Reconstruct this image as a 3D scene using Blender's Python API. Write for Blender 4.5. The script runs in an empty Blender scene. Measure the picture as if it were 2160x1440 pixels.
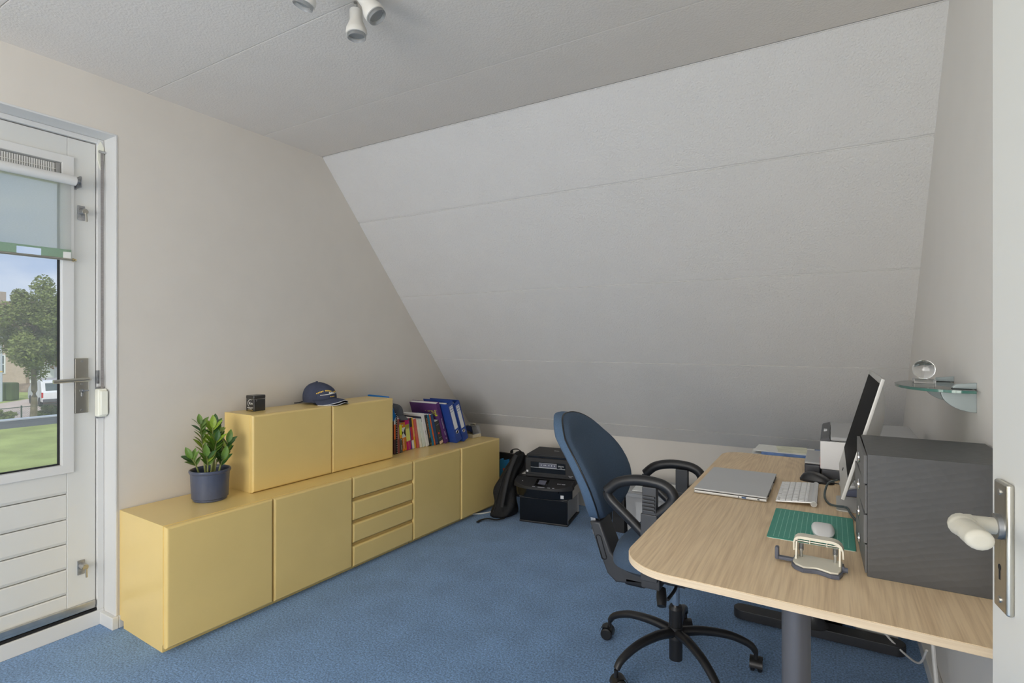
import bpy, bmesh, math, random
from mathutils import Matrix, Vector, Euler

# ------------------------------------------------------------------ camera, world, sun, lights, exposure
scene = bpy.context.scene
COL = scene.collection
PI = math.pi
R = math.radians
CAM_H = 1.28
cam_d = bpy.data.cameras.new('camera')
cam_d.sensor_width = 36.0
cam_d.lens = 1145.0 / 2160.0 * 36.0
cam_d.clip_start = 0.02
cam_d.clip_end = 400
cam = bpy.data.objects.new('camera', cam_d)
COL.objects.link(cam)
cam.location = (0, 0, CAM_H)
cam.rotation_euler = (PI / 2, 0, math.atan(675.0 / 1145.0))
scene.camera = cam

vs = scene.view_settings
vs.view_transform = 'Standard'
vs.look = 'None'
vs.gamma = 1.0
vs.exposure = 0.0
vs.use_curve_mapping = False

SKY_STRENGTH = 1.2
world = bpy.data.worlds.new('sky')
scene.world = world
world.use_nodes = True
nt = world.node_tree
nt.nodes.clear()
wo = nt.nodes.new('ShaderNodeOutputWorld')
bg = nt.nodes.new('ShaderNodeBackground')
tc = nt.nodes.new('ShaderNodeTexCoord')
mp = nt.nodes.new('ShaderNodeMapping')
mp.inputs['Scale'].default_value = (2.2, 2.2, 6.0)
nz = nt.nodes.new('ShaderNodeTexNoise')
nz.inputs['Scale'].default_value = 1.6
nz.inputs['Detail'].default_value = 6
cr = nt.nodes.new('ShaderNodeValToRGB')
cr.color_ramp.elements[0].position = 0.40
cr.color_ramp.elements[0].color = (0.33, 0.46, 0.72, 1)
cr.color_ramp.elements[1].position = 0.68
cr.color_ramp.elements[1].color = (0.84, 0.87, 0.91, 1)
nt.links.new(tc.outputs['Generated'], mp.inputs['Vector'])
nt.links.new(mp.outputs['Vector'], nz.inputs['Vector'])
nt.links.new(nz.outputs['Fac'], cr.inputs['Fac'])
nt.links.new(cr.outputs['Color'], bg.inputs['Color'])
bg.inputs['Strength'].default_value = SKY_STRENGTH
nt.links.new(bg.outputs['Background'], wo.inputs['Surface'])

def lamp(name, kind, loc, rot, energy, color=(1, 1, 1), size=None, size_y=None, angle=None):
    d = bpy.data.lights.new(name, kind)
    d.energy = energy
    d.color = color
    if kind == 'AREA':
        d.shape = 'RECTANGLE'
        d.size = size
        d.size_y = size_y
    if angle is not None:
        d.angle = angle
    o = bpy.data.objects.new(name, d)
    COL.objects.link(o)
    o.location = loc
    o.rotation_euler = rot
    return o

# sun, from behind the house, onto the garden
lamp('sun', 'SUN', (0, 0, 12), (R(42), R(14), R(38)), 2.2, (1, .96, .88), angle=R(3))
# added fill light, set in a made-up window behind the camera
lamp('rear_fill', 'AREA', (-1.15, -3.00, 1.13), (R(90), 0, 0), 84.0, (1.0, .955, .89), 1.90, 1.90)
# added fill light in a made-up side window, left of the picture
lamp('side_fill', 'AREA', (-2.97, -0.70, 1.30), (0, R(-90), 0), 34.0, (1.0, .955, .885), 1.66, 1.25)
# added fill light in a made-up landing window beyond the inner doorway
lamp('landing_fill', 'AREA', (1.66, -0.42, 1.45), (0, R(90), 0), 34.0, (1.0, .96, .90), 1.10, 1.00)

# ------------------------------------------------------------------ helpers
def lin(c):
    c = c / 255.0
    return c / 12.92 if c <= 0.04045 else ((c + 0.055) / 1.055) ** 2.4

def S(r, g, b, k=1.0):
    return tuple(min(.92, lin(v) * k) for v in (r, g, b))

MATS = {}

def mat(name, col, rough=.5, metal=0.0, var=.05, vscale=6.0, bump=0.0, bscale=150.0, bdist=.001, spec=.5, coat=0.0, alpha=1.0, stretch=(1, 1, 1), detail=3.0):
    m = bpy.data.materials.new(name)
    m.use_nodes = True
    n, l = m.node_tree.nodes, m.node_tree.links
    b = n['Principled BSDF']
    t = n.new('ShaderNodeTexCoord')
    mpp = n.new('ShaderNodeMapping')
    mpp.inputs['Scale'].default_value = stretch
    l.new(t.outputs['Object'], mpp.inputs['Vector'])
    no = n.new('ShaderNodeTexNoise')
    no.inputs['Scale'].default_value = vscale
    no.inputs['Detail'].default_value = detail
    l.new(mpp.outputs['Vector'], no.inputs['Vector'])
    rp = n.new('ShaderNodeValToRGB')
    rp.color_ramp.elements[0].position = .3
    rp.color_ramp.elements[1].position = .7
    rp.color_ramp.elements[0].color = (*[c * (1 - var) for c in col], 1)
    rp.color_ramp.elements[1].color = (*[min(.95, c * (1 + var)) for c in col], 1)
    l.new(no.outputs['Fac'], rp.inputs['Fac'])
    l.new(rp.outputs['Color'], b.inputs['Base Color'])
    b.inputs['Roughness'].default_value = rough
    b.inputs['Metallic'].default_value = metal
    b.inputs['Specular IOR Level'].default_value = spec
    b.inputs['Coat Weight'].default_value = coat
    if bump:
        nb = n.new('ShaderNodeTexNoise')
        nb.inputs['Scale'].default_value = bscale
        nb.inputs['Detail'].default_value = 4
        l.new(mpp.outputs['Vector'], nb.inputs['Vector'])
        bp = n.new('ShaderNodeBump')
        bp.inputs['Strength'].default_value = bump
        bp.inputs['Distance'].default_value = bdist
        l.new(nb.outputs['Fac'], bp.inputs['Height'])
        l.new(bp.outputs['Normal'], b.inputs['Normal'])
    MATS[name] = m
    return m

def glassy(name, col, thru=.9, rough=.02, tint=None):
    """Pane: mostly see-through with a reflecting skin; light passes it."""
    m = bpy.data.materials.new(name)
    m.use_nodes = True
    n, l = m.node_tree.nodes, m.node_tree.links
    n.clear()
    out = n.new('ShaderNodeOutputMaterial')
    tr = n.new('ShaderNodeBsdfTransparent')
    tr.inputs['Color'].default_value = (*col, 1)
    gl = n.new('ShaderNodeBsdfGlossy')
    gl.inputs['Roughness'].default_value = rough
    fr = n.new('ShaderNodeFresnel')
    fr.inputs['IOR'].default_value = 1.45
    mx = n.new('ShaderNodeMixShader')
    l.new(fr.outputs['Fac'], mx.inputs['Fac'])
    l.new(tr.outputs['BSDF'], mx.inputs[1])
    l.new(gl.outputs['BSDF'], mx.inputs[2])
    if thru < 1:
        df = n.new('ShaderNodeBsdfDiffuse')
        df.inputs['Color'].default_value = (*(tint or col), 1)
        tl = n.new('ShaderNodeBsdfTranslucent')
        tl.inputs['Color'].default_value = (*(tint or col), 1)
        m3 = n.new('ShaderNodeMixShader')
        m3.inputs['Fac'].default_value = .5
        l.new(df.outputs['BSDF'], m3.inputs[1])
        l.new(tl.outputs['BSDF'], m3.inputs[2])
        m2 = n.new('ShaderNodeMixShader')
        m2.inputs['Fac'].default_value = 1 - thru
        l.new(mx.outputs['Shader'], m2.inputs[1])
        l.new(m3.outputs['Shader'], m2.inputs[2])
        l.new(m2.outputs['Shader'], out.inputs['Surface'])
    else:
        l.new(mx.outputs['Shader'], out.inputs['Surface'])
    MATS[name] = m
    return m

class G:
    """Collects shapes into one bmesh."""
    def __init__(self):
        self.bm = bmesh.new()
    def add(self, src, M=None):
        vm = {}
        for v in src.verts:
            vm[v] = self.bm.verts.new(M @ v.co if M is not None else v.co)
        for f in src.faces:
            try:
                self.bm.faces.new([vm[v] for v in f.verts])
            except ValueError:
                pass
        src.free()
        return self
    def box(self, x0, x1, y0, y1, z0, z1, bev=0, seg=2, M=None):
        b = bmesh.new()
        bmesh.ops.create_cube(b, size=1)
        for v in b.verts:
            v.co = Vector(((x0 + x1) / 2 + v.co.x * (x1 - x0), (y0 + y1) / 2 + v.co.y * (y1 - y0), (z0 + z1) / 2 + v.co.z * (z1 - z0)))
        if bev:
            bmesh.ops.bevel(b, geom=b.edges[:], offset=bev, segments=seg, profile=.5, affect='EDGES')
        return self.add(b, M)
    def prism(self, poly, z0, z1, bev=0, seg=2, M=None):
        b = bmesh.new()
        lo = [b.verts.new((p[0], p[1], z0)) for p in poly]
        hi = [b.verts.new((p[0], p[1], z1)) for p in poly]
        n = len(poly)
        b.faces.new(lo[::-1])
        b.faces.new(hi)
        for i in range(n):
            b.faces.new((lo[i], lo[(i + 1) % n], hi[(i + 1) % n], hi[i]))
        bmesh.ops.recalc_face_normals(b, faces=b.faces)
        if bev:
            es = [e for e in b.edges if abs(e.verts[0].co.z - e.verts[1].co.z) < 1e-7]
            bmesh.ops.bevel(b, geom=es, offset=bev, segments=seg, profile=.5, affect='EDGES')
        return self.add(b, M)
    def tube(self, pts, r, n=10, closed=False, sx=1.0, sy=1.0, up=(0, 0, 1), cap=True):
        b = bmesh.new()
        P = [Vector(p) for p in pts]
        k = len(P)
        rr = r if isinstance(r, (list, tuple)) else [r] * k
        up = Vector(up)
        rings = []
        for i in range(k):
            if closed:
                t = P[(i + 1) % k] - P[i - 1]
            else:
                t = P[min(i + 1, k - 1)] - P[max(i - 1, 0)]
            t.normalize()
            a = t.cross(up)
            if a.length < 1e-4:
                a = t.cross(Vector((1, .2, 0)))
            a.normalize()
            c = a.cross(t).normalized()
            rings.append([b.verts.new(P[i] + a * math.cos(2 * PI * j / n) * rr[i] * sx + c * math.sin(2 * PI * j / n) * rr[i] * sy) for j in range(n)])
        for i in range(k if closed else k - 1):
            A, B = rings[i], rings[(i + 1) % k]
            for j in range(n):
                b.faces.new((A[j], A[(j + 1) % n], B[(j + 1) % n], B[j]))
        if cap and not closed:
            b.faces.new(rings[0][::-1])
            b.faces.new(rings[-1])
        bmesh.ops.recalc_face_normals(b, faces=b.faces)
        return self.add(b)
    def cyl(self, p0, p1, r0, r1=None, n=24):
        return self.tube([p0, p1], [r0, r0 if r1 is None else r1], n)
    def lathe(self, prof, n=32, M=None):
        b = bmesh.new()
        rings = []
        for (r, z) in prof:
            if r < 1e-6:
                rings.append([b.verts.new((0, 0, z))])
            else:
                rings.append([b.verts.new((r * math.cos(2 * PI * j / n), r * math.sin(2 * PI * j / n), z)) for j in range(n)])
        for A, B in zip(rings, rings[1:]):
            for j in range(n):
                q = []
                for v in ((A[j % len(A)]), (A[(j + 1) % len(A)]), (B[(j + 1) % len(B)]), (B[j % len(B)])):
                    if v not in q:
                        q.append(v)
                if len(q) > 2:
                    b.faces.new(q)
        bmesh.ops.recalc_face_normals(b, faces=b.faces)
        return self.add(b, M)
    def grid(self, nu, nv, f, wrap_u=False):
        b = bmesh.new()
        V = [[b.verts.new(f(i / (nu if wrap_u else nu - 1), j / (nv - 1))) for j in range(nv)] for i in range(nu)]
        for i in range(nu if wrap_u else nu - 1):
            for j in range(nv - 1):
                b.faces.new((V[i][j], V[(i + 1) % nu][j], V[(i + 1) % nu][j + 1], V[i][j + 1]))
        return self.add(b)
    def poly(self, pts):
        self.bm.faces.new([self.bm.verts.new(p) for p in pts])
        return self
    def weld(self, d=1e-5):
        bmesh.ops.remove_doubles(self.bm, verts=self.bm.verts, dist=d)
        bmesh.ops.recalc_face_normals(self.bm, faces=self.bm.faces)
        return self
    def mesh(self, name, m, smooth=35):
        me = bpy.data.meshes.new(name)
        self.bm.to_mesh(me)
        self.bm.free()
        if smooth:
            for p in me.polygons:
                p.use_smooth = True
            me.set_sharp_from_angle(angle=R(smooth))
        me.materials.append(MATS[m] if isinstance(m, str) else m)
        return me

def obj(name, g, m, parent=None, smooth=35, loc=None, rot=None):
    me = g.mesh(name, m, smooth) if isinstance(g, G) else g
    o = bpy.data.objects.new(name, me)
    COL.objects.link(o)
    if parent is not None:
        o.parent = parent
    if loc is not None:
        o.location = loc
    if rot is not None:
        o.rotation_euler = rot
    if smooth and isinstance(g, G):
        w = o.modifiers.new('weighted', 'WEIGHTED_NORMAL')
        w.keep_sharp = True
    return o

def tag(o, label=None, cat=None, group=None, kind=None):
    if label:
        o['label'] = label
    if cat:
        o['category'] = cat
    if group:
        o['group'] = group
    if kind:
        o['kind'] = kind
    return o

def thing(name, label, cat, loc=(0, 0, 0), rotz=0, group=None):
    o = bpy.data.objects.new(name, None)
    COL.objects.link(o)
    o.location = loc
    o.rotation_euler = (0, 0, rotz)
    o.empty_display_size = .05
    return tag(o, label, cat, group)

def struct(name, g, m, label=None, cat=None, smooth=0):
    o = obj(name, g, m, None, smooth)
    return tag(o, label, cat, None, 'structure')

def text(name, s, size, m, parent, loc, rot=(0, 0, 0), align='CENTER', depth=.0003, sx=1.0):
    if isinstance(s, int):              # print too small to read in the photograph: a row of s letter-sized strokes
        rn = random.Random(s * 7 + int(size * 1e4))
        g = G()
        adv = size * .56
        x = -adv * s / 2
        for k in range(s):
            h = size * rn.choice((.50, .50, .70))
            g.box(x, x + adv * .22, -size * .25, -size * .25 + h, -depth, depth)
            g.box(x, x + adv * .74, -size * .25, -size * .25 + size * .14, -depth, depth)
            if rn.random() < .6:
                g.box(x + adv * .52, x + adv * .74, -size * .25, size * .25, -depth, depth)
            x += adv
        o = obj(name, g, m, parent, 0)
        o.location = loc
        o.rotation_euler = rot
        return o
    cu = bpy.data.curves.new(name, 'FONT')
    cu.body = s
    cu.size = size
    cu.extrude = depth
    cu.align_x = align
    cu.align_y = 'CENTER'
    cu.resolution_u = 2
    to = bpy.data.objects.new(name, cu)
    COL.objects.link(to)
    bpy.context.view_layer.update()
    me = bpy.data.meshes.new_from_object(to.evaluated_get(bpy.context.evaluated_depsgraph_get()))
    bpy.data.objects.remove(to)
    me.materials.clear()
    me.materials.append(MATS[m])
    me.name = name
    o = obj(name, me, m, parent)
    o.location = loc
    o.rotation_euler = rot
    o.scale = (sx, 1, 1)
    return o

FACE_NEG_Y = (PI / 2, 0, 0)
FACE_POS_X = (PI / 2, 0, PI / 2)
FACE_NEG_X = (PI / 2, 0, -PI / 2)

def rounded_rect(x0, x1, y0, y1, r, n=6):
    rs = r if isinstance(r, (list, tuple)) else [r] * 4   # order: x0y0, x1y0, x1y1, x0y1
    pts = []
    for (cx, cy, a0, rr) in ((x0 + rs[0], y0 + rs[0], PI, rs[0]), (x1 - rs[1], y0 + rs[1], 1.5 * PI, rs[1]), (x1 - rs[2], y1 - rs[2], 0, rs[2]), (x0 + rs[3], y1 - rs[3], .5 * PI, rs[3])):
        if rr <= 0:
            pts.append((cx, cy))
            continue
        for i in range(n + 1):
            a = a0 + i * PI / 2 / n
            pts.append((cx + rr * math.cos(a), cy + rr * math.sin(a)))
    return pts

def bez(pts, n=8, closed=False):
    """Catmull-Rom through points."""
    P = [Vector(p) for p in pts]
    k = len(P)
    out = []
    for i in range(k if closed else k - 1):
        p0 = P[(i - 1) % k] if closed else P[max(i - 1, 0)]
        p1, p2 = P[i], P[(i + 1) % k]
        p3 = P[(i + 2) % k] if closed else P[min(i + 2, k - 1)]
        for j in range(n):
            t = j / n
            out.append(.5 * ((2 * p1) + (p2 - p0) * t + (2 * p0 - 5 * p1 + 4 * p2 - p3) * t * t + (3 * p1 - p0 - 3 * p2 + p3) * t ** 3))
    if not closed:
        out.append(P[-1])
    return out

YZ = Matrix(((0, 0, 1, 0), (1, 0, 0, 0), (0, 1, 0, 0), (0, 0, 0, 1)))   # (a,b,h) -> x=h, y=a, z=b
XZ = Matrix(((1, 0, 0, 0), (0, 0, 1, 0), (0, 1, 0, 0), (0, 0, 0, 1)))   # (a,b,h) -> x=a, y=h, z=b

# ------------------------------------------------------------------ materials of the room
K = 2.05
mat('ceiling_plaster', S(177, 172, 165, 2.08), .95, var=.012, bump=.5, bscale=125, bdist=.004)
mat('slope_plaster', S(169, 168, 166, 2.04), .95, var=.012, bump=.8, bscale=125, bdist=.005)
mat('gable_paper', S(171, 166, 158, 2.0), .95, var=.015, bump=.25, bscale=420, bdist=.001)
mat('knee_paper', S(173, 169, 163, 2.05), .95, var=.012, bump=.2, bscale=420, bdist=.001)
mat('right_paper', S(173, 171, 168, 2.05), .95, var=.01, bump=.15, bscale=420, bdist=.001)
mat('white_paint', S(178, 178, 176, 1.75), .45, var=.015, vscale=3)
mat('white_gloss', S(180, 180, 178, 1.75), .3, var=.01, vscale=3)
mat('door_paint', S(182, 182, 178, 1.65), .4, var=.012, vscale=2)
mat('dark_gap', (.01, .01, .011), .8)
mat('steel', (.55, .55, .54), .32, 1.0, var=.06, vscale=30)
mat('steel_warm', (.56, .54, .48), .3, 1.0, var=.05, vscale=20)
mat('brass', (.62, .5, .28), .25, 1.0)
mat('zinc', (.42, .43, .45), .4, 1.0, var=.2, vscale=60)
mat('chrome', (.8, .8, .82), .12, 1.0)
glassy('window_glass', (.97, .98, .98))
glassy('shelf_glass', (.86, .93, .91))

def carpet_mat():
    m = mat('carpet', S(88, 115, 147, 2.0), 1.0, var=.10, vscale=5, bump=.6, bscale=170, bdist=.004, spec=.1)
    n, l = m.node_tree.nodes, m.node_tree.links
    b = n['Principled BSDF']
    src = b.inputs['Base Color'].links[0].from_socket
    t = n.new('ShaderNodeTexCoord')
    f = n.new('ShaderNodeTexNoise')
    f.inputs['Scale'].default_value = 130
    f.inputs['Detail'].default_value = 4
    f.inputs['Roughness'].default_value = .7
    l.new(t.outputs['Object'], f.inputs['Vector'])
    r = n.new('ShaderNodeValToRGB')
    r.color_ramp.elements[0].position = .36
    r.color_ramp.elements[0].color = (.50, .52, .56, 1)
    r.color_ramp.elements[1].position = .64
    r.color_ramp.elements[1].color = (1.42, 1.42, 1.40, 1)
    l.new(f.outputs['Fac'], r.inputs['Fac'])
    mx = n.new('ShaderNodeMixRGB')
    mx.blend_type = 'MULTIPLY'
    mx.inputs['Fac'].default_value = 1
    l.new(src, mx.inputs['Color1'])
    l.new(r.outputs['Color'], mx.inputs['Color2'])
    l.new(mx.outputs['Color'], b.inputs['Base Color'])
    b.inputs['Sheen Weight'].default_value = .25
carpet_mat()

# ------------------------------------------------------------------ the room shell
XW, XR, YK, YB, ZC = -2.755, .342, 3.93, -2.90, 2.437       # gable wall, right wall, knee wall, rear wall, ceiling
YS, KS = 2.33, 1.17                                         # where the slope starts, its fall per metre
ZK = ZC - KS * (YK - YS)                                    # top of the knee wall

struct('floor', G().box(XW - .12, 1.75, YB - .1, YK + .1, -.06, 0), 'carpet', 'blue cut-pile carpet across the whole room', 'carpet')

ceil = struct('ceiling', G().box(XW - .2, 1.75, YB - .1, YS + .02, ZC + .03, ZC + .12), 'ceiling_plaster', 'off-white textured flat ceiling of wide panels', 'ceiling')
seams = [YB, -2.28, -1.68, -1.08, -.48, .12, .72, 1.32, 1.92, YS]
for a, b in zip(seams, seams[1:]):
    obj('ceiling_panel', G().box(XW - .05, 1.75, a + .0003, b - .0003, ZC, ZC + .03, .0045, 2), 'ceiling_plaster', ceil)

def sl(y, off=0):
    k = math.hypot(1, KS)
    return (y + off * KS / k, ZC - KS * (y - YS) + off / k)

slope = struct('wall_slope', G().prism([sl(YS - .02, .03), sl(YK + .05, .03), sl(YK + .05, .13), sl(YS - .02, .13)], XW - .2, .5, M=YZ), 'slope_plaster', 'sloping attic wall of horizontal off-white panels', 'wall')
ss = [YS, 2.635, 3.036, 3.437, 3.84, YK]
for a, b in zip(ss, ss[1:]):
    g = G()
    bb = bmesh.new()
    bmesh.ops.create_cube(bb, size=1)
    ln = math.hypot(b - a, KS * (b - a))
    for v in bb.verts:
        v.co = Vector((v.co.x * (XR - XW + .04), v.co.y * (ln - .0006), v.co.z * .03))
    bmesh.ops.bevel(bb, geom=bb.edges[:], offset=.0045, segments=2, affect='EDGES')
    cy, cz = sl((a + b) / 2, .015)
    g.add(bb, Matrix.Translation(((XW + XR) / 2, cy, cz)) @ Matrix.Rotation(-math.atan(KS), 4, 'X'))
    obj('slope_panel', g, 'slope_plaster', slope)

DY0, DY1, DZ = .17, 1.192, 2.20       # balcony door opening
WY0, WY1, WZ0, WZ1 = -1.38, -.02, .42, 2.16   # opening of the added side window
g = G()
x0, x1 = XW - .20, XW
g.prism([(DY1, 0), (YK + .1, 0), sl(YK + .1), sl(YS), (DY1, ZC)], x0, x1, M=YZ)
g.box(x0, x1, DY0, DY1, DZ, ZC)
g.box(x0, x1, WY1, DY0, 0, ZC)
g.box(x0, x1, WY0, WY1, WZ1, ZC)
g.box(x0, x1, WY0, WY1, 0, WZ0)
g.box(x0, x1, YB - .1, WY0, 0, ZC)
struct('wall_left', g, 'gable_paper', 'warm grey papered gable wall behind the yellow sideboard', 'wall')
struct('wall_far', G().box(XW - .2, .5, YK, YK + .12, 0, ZK + .03), 'knee_paper', 'low off-white knee wall under the slope', 'wall')
RY0, RY1, RZ = -.88, .045, 2.06       # inner doorway
g = G()
g.prism([(RY1, 0), (YK + .1, 0), sl(YK + .1), sl(YS), (RY1, ZC)], XR, XR + .11, M=YZ)
g.box(XR, XR + .11, RY0, RY1, RZ, ZC)
g.box(XR, XR + .11, YB - .1, RY0, 0, ZC)
struct('wall_right', g, 'right_paper', 'pale grey right wall behind the glass shelf', 'wall')
VX0, VX1, VZ0, VZ1 = -2.15, -.15, .12, 2.14       # opening of the added rear window
g = G().box(XW - .2, VX0, YB - .1, YB, 0, ZC).box(VX1, 1.75, YB - .1, YB, 0, ZC).box(VX0, VX1, YB - .1, YB, 0, VZ0).box(VX0, VX1, YB - .1, YB, VZ1, ZC)
struct('wall_rear', g, 'right_paper', 'pale rear wall behind the camera', 'wall')
g = G()
g.box(1.70, 1.78, YB, .78, 0, .9)
g.box(1.70, 1.78, YB, .78, 2.05, ZC)
g.box(1.70, 1.78, YB, -1.0, .9, 2.05)
g.box(1.70, 1.78, .16, .78, .9, 2.05)
g.box(XR + .11, 1.78, .70, .78, 0, ZC)
struct('wall_landing', g, 'right_paper', 'pale landing wall beyond the inner doorway', 'wall')

# baseboards and cable duct
struct('baseboard_left', G().box(XW, XW + .012, DY1 + .004, 3.9, 0, .055, .003), 'white_paint', 'white skirting at the foot of the gable wall', 'skirting')
struct('trim_1', G().box(-2.86, -2.742, DY1 - .022, DY1 + .004, 0, .055, .003), 'white_paint', 'white skirting block at the door reveal', 'trim')
g = G().box(XR - .030, XR, .95, 2.28, 0, .06, .004).box(XR - .034, XR, 2.28, 2.33, 0, .064, .004).box(XR - .030, XR, 2.33, 3.9, 0, .06, .004)
struct('baseboard_right', g, 'white_gloss', 'white plastic cable duct along the right wall', 'skirting')

# reveal lining and balcony door frame
g = G().box(-2.86, XW + .003, DY1 - .005, DY1 + .004, 0.055, DZ + .004, .002).box(-2.86, XW + .003, DY0, DY1, DZ - .005, DZ + .004, .002)
struct('trim_2', g, 'white_paint', 'white lined reveal around the balcony door', 'trim')
struct('trim_3', G().box(-2.93, -2.856, DY0, DY1 - .005, 0, .066, .003), 'white_paint', 'white raised threshold under the balcony door', 'trim')

FX = -2.87           # room-side face of the balcony door leaf
d1 = tag(bpy.data.objects.new('door_1', None), 'white balcony door with glazed upper half and boarded lower half', 'door', None, 'structure')
COL.objects.link(d1)
g = G()
g.box(-2.95, -2.858, 1.161, DY1 - .005, .066, DZ - .005, .002)
g.box(-2.95, -2.858, DY0 + .005, .197, .066, DZ - .005, .002)
g.box(-2.95, -2.858, .197, 1.161, 2.174, DZ - .005, .002)
obj('door_frame', g, 'white_paint', d1, 0)
obj('gap_seal', G().box(-2.93, -2.885, 1.15, 1.163, .06, 2.18).box(-2.93, -2.885, .195, .21, .06, 2.18).box(-2.93, -2.885, .195, 1.163, 2.16, 2.178).box(-2.93, -2.885, .195, 1.163, .06, .09).box(-2.87, -2.862, .197, 1.16, .067, .078), 'dark_gap', d1, 0)
LY0, LY1 = .20, 1.158
GY0, GY1, GZ0, GZ1 = .325, 1.033, .745, 2.045
obj('side_stile', G().box(-2.915, FX, 1.0535, LY1, .082, 2.17, .002), 'door_paint', d1)
obj('side_stile', G().box(-2.915, FX, LY0, .3045, .082, 2.17, .002), 'door_paint', d1)
obj('top_rail', G().box(-2.915, FX - .0005, .305, 1.053, 2.06, 2.17, .002), 'door_paint', d1)
obj('back_panel', G().box(-2.925, -2.90, .30, 1.056, .082, .72), 'door_paint', d1, 0)
zz = [.086, .175, .286, .396, .503, .614, .716]
for a, b in zip(zz, zz[1:]):
    prof = [(-2.90, a + .002), (FX - .010, a + .002), (FX - .004, a + .014), (FX - .003, b - .006), (FX - .007, b - .002), (-2.90, b - .002)]
    obj('panel_board', G().prism(prof, .306, 1.052, M=XZ), 'door_paint', d1, 0)
g = G()
for (a0, a1, b0, b1) in ((GY1 - .002, 1.076, .707, 2.088), (.282, GY0 + .002, .707, 2.088)):
    g.box(FX - .03, FX + .010, a0, a1, b0, b1, .004)
g.box(FX - .03, FX + .0098, .282, 1.076, .707, GZ0, .004)
g.box(FX - .03, FX + .0098, .282, 1.076, 2.052, 2.088, .004)
obj('glazing_bead', g, 'white_gloss', d1)
obj('glazing_gasket', G().box(FX - .032, FX - .012, GY1 - .005, GY1, GZ0, 2.0).box(FX - .032, FX - .012, GY0, GY1, GZ0, GZ0 + .004), 'dark_gap', d1, 0)
obj('pane', G().box(FX - .034, FX - .028, GY0, GY1, GZ0, 2.0), 'window_glass', d1, 0)
# ventilation grille over the glass
vg = obj('vent_grille', G().box(FX - .03, FX + .004, GY0, GY1, 1.962, 1.992, .003).box(FX - .03, FX - .012, GY0, GY1, 1.99, 2.05).box(FX - .03, FX + .003, GY1 - .02, GY1 - .006, 1.99, 2.05, .002), 'steel', d1)
g = G()
for i in range(86):
    y = GY0 + .006 + i * .0079
    g.box(FX - .014, FX - .004, y, y + .0042, 1.992, 2.046)
g.box(FX - .012, FX - .002, GY0, GY1 - .02, 2.020, 2.0225)
obj('louvre', g, 'white_gloss', vg, 0)
obj('drip_strip', G().box(FX, FX + .014, .2, LY1 - .004, .094, .118, .003).box(FX, FX + .008, .2, LY1 - .004, .082, .096, .002), 'steel', d1)
# lever handle on long plate
pl = obj('handle_plate', G().box(FX, FX + .008, 1.078, 1.130, .963, 1.206, .003), 'steel_warm', d1)
obj('lever_handle', G().tube(bez([(FX + .006, 1.118, 1.113), (FX + .045, 1.118, 1.113), (FX + .053, 1.105, 1.113), (FX + .053, 1.06, 1.112), (FX + .053, .985, 1.110)], 6), .0085, 12, sx=.9, sy=1.0), 'steel_warm', pl)
g = G()
for z in (1.193, .977, 1.092):
    g.cyl((FX + .006, 1.104, z), (FX + .010, 1.104, z), .005, n=10)
obj('screw', g, 'steel', pl)
obj('cylinder_lock', G().cyl((FX + .004, 1.104, 1.062), (FX + .012, 1.104, 1.062), .0085, n=16).box(FX + .004, FX + .012, 1.1, 1.108, 1.037, 1.062, .002).tube([(FX + .013, 1.104, 1.062), (FX + .020, 1.125, 1.0625)], .003, 6), 'zinc', pl)
for z in (1.849, .28):
    lk = obj('bolt_lock', G().box(FX, FX + .006, 1.089, 1.117, z - .032, z + .032, .002), 'zinc', d1)
    obj('lock_barrel', G().cyl((FX + .004, 1.106, z + .006), (FX + .03, 1.108, z + .004), .015, .013, 16), 'steel', lk)
    obj('key', G().cyl((FX + .028, 1.108, z + .003), (FX + .034, 1.108, z + .003), .011, n=12).tube([(FX + .035, 1.109, z - .002), (FX + .036, 1.111, z - .04)], .0045, 6), 'steel_warm', lk)
obj('strike_plate', G().box(-2.87, -2.855, 1.1585, 1.168, 1.09, 1.150, .001), 'zinc', d1)

# unseen side window added round the side fill light, left of the picture
w1 = tag(bpy.data.objects.new('side_fill_window', None), 'unseen white framed side window added for fill light left of the balcony door', 'window', None, 'structure')
COL.objects.link(w1)
g = G()
for (a0, a1, b0, b1) in ((WY0, WY0 + .05, WZ0, WZ1), (WY1 - .05, WY1, WZ0, WZ1), (WY0 + .05, WY1 - .05, WZ0, WZ0 + .05), (WY0 + .05, WY1 - .05, WZ1 - .05, WZ1)):
    g.box(-2.93, -2.86, a0, a1, b0, b1, .003)
obj('window_frame', g, 'white_gloss', w1)
obj('pane', G().box(-2.90, -2.894, WY0 + .05, WY1 - .05, WZ0 + .05, WZ1 - .05), 'window_glass', w1, 0)
obj('window_sill', G().box(-2.86, -2.70, WY0 - .04, WY1 + .04, WZ0 - .025, WZ0, .004), 'white_gloss', w1)
# unseen window added behind the camera to carry the rear fill light
w3 = tag(bpy.data.objects.new('rear_fill_window', None), 'wide white framed window added behind the camera for fill light', 'window', None, 'structure')
COL.objects.link(w3)
g = G()
for (a0, a1, b0, b1) in ((VX0, VX0 + .05, VZ0, VZ1), (VX1 - .05, VX1, VZ0, VZ1), (-1.175, -1.125, VZ0 + .05, VZ1 - .05), (VX0 + .05, VX1 - .05, VZ0, VZ0 + .05), (VX0 + .05, VX1 - .05, VZ1 - .05, VZ1)):
    g.box(a0, a1, YB - .08, YB - .01, b0, b1, .003)
obj('window_frame', g, 'white_gloss', w3)
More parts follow.
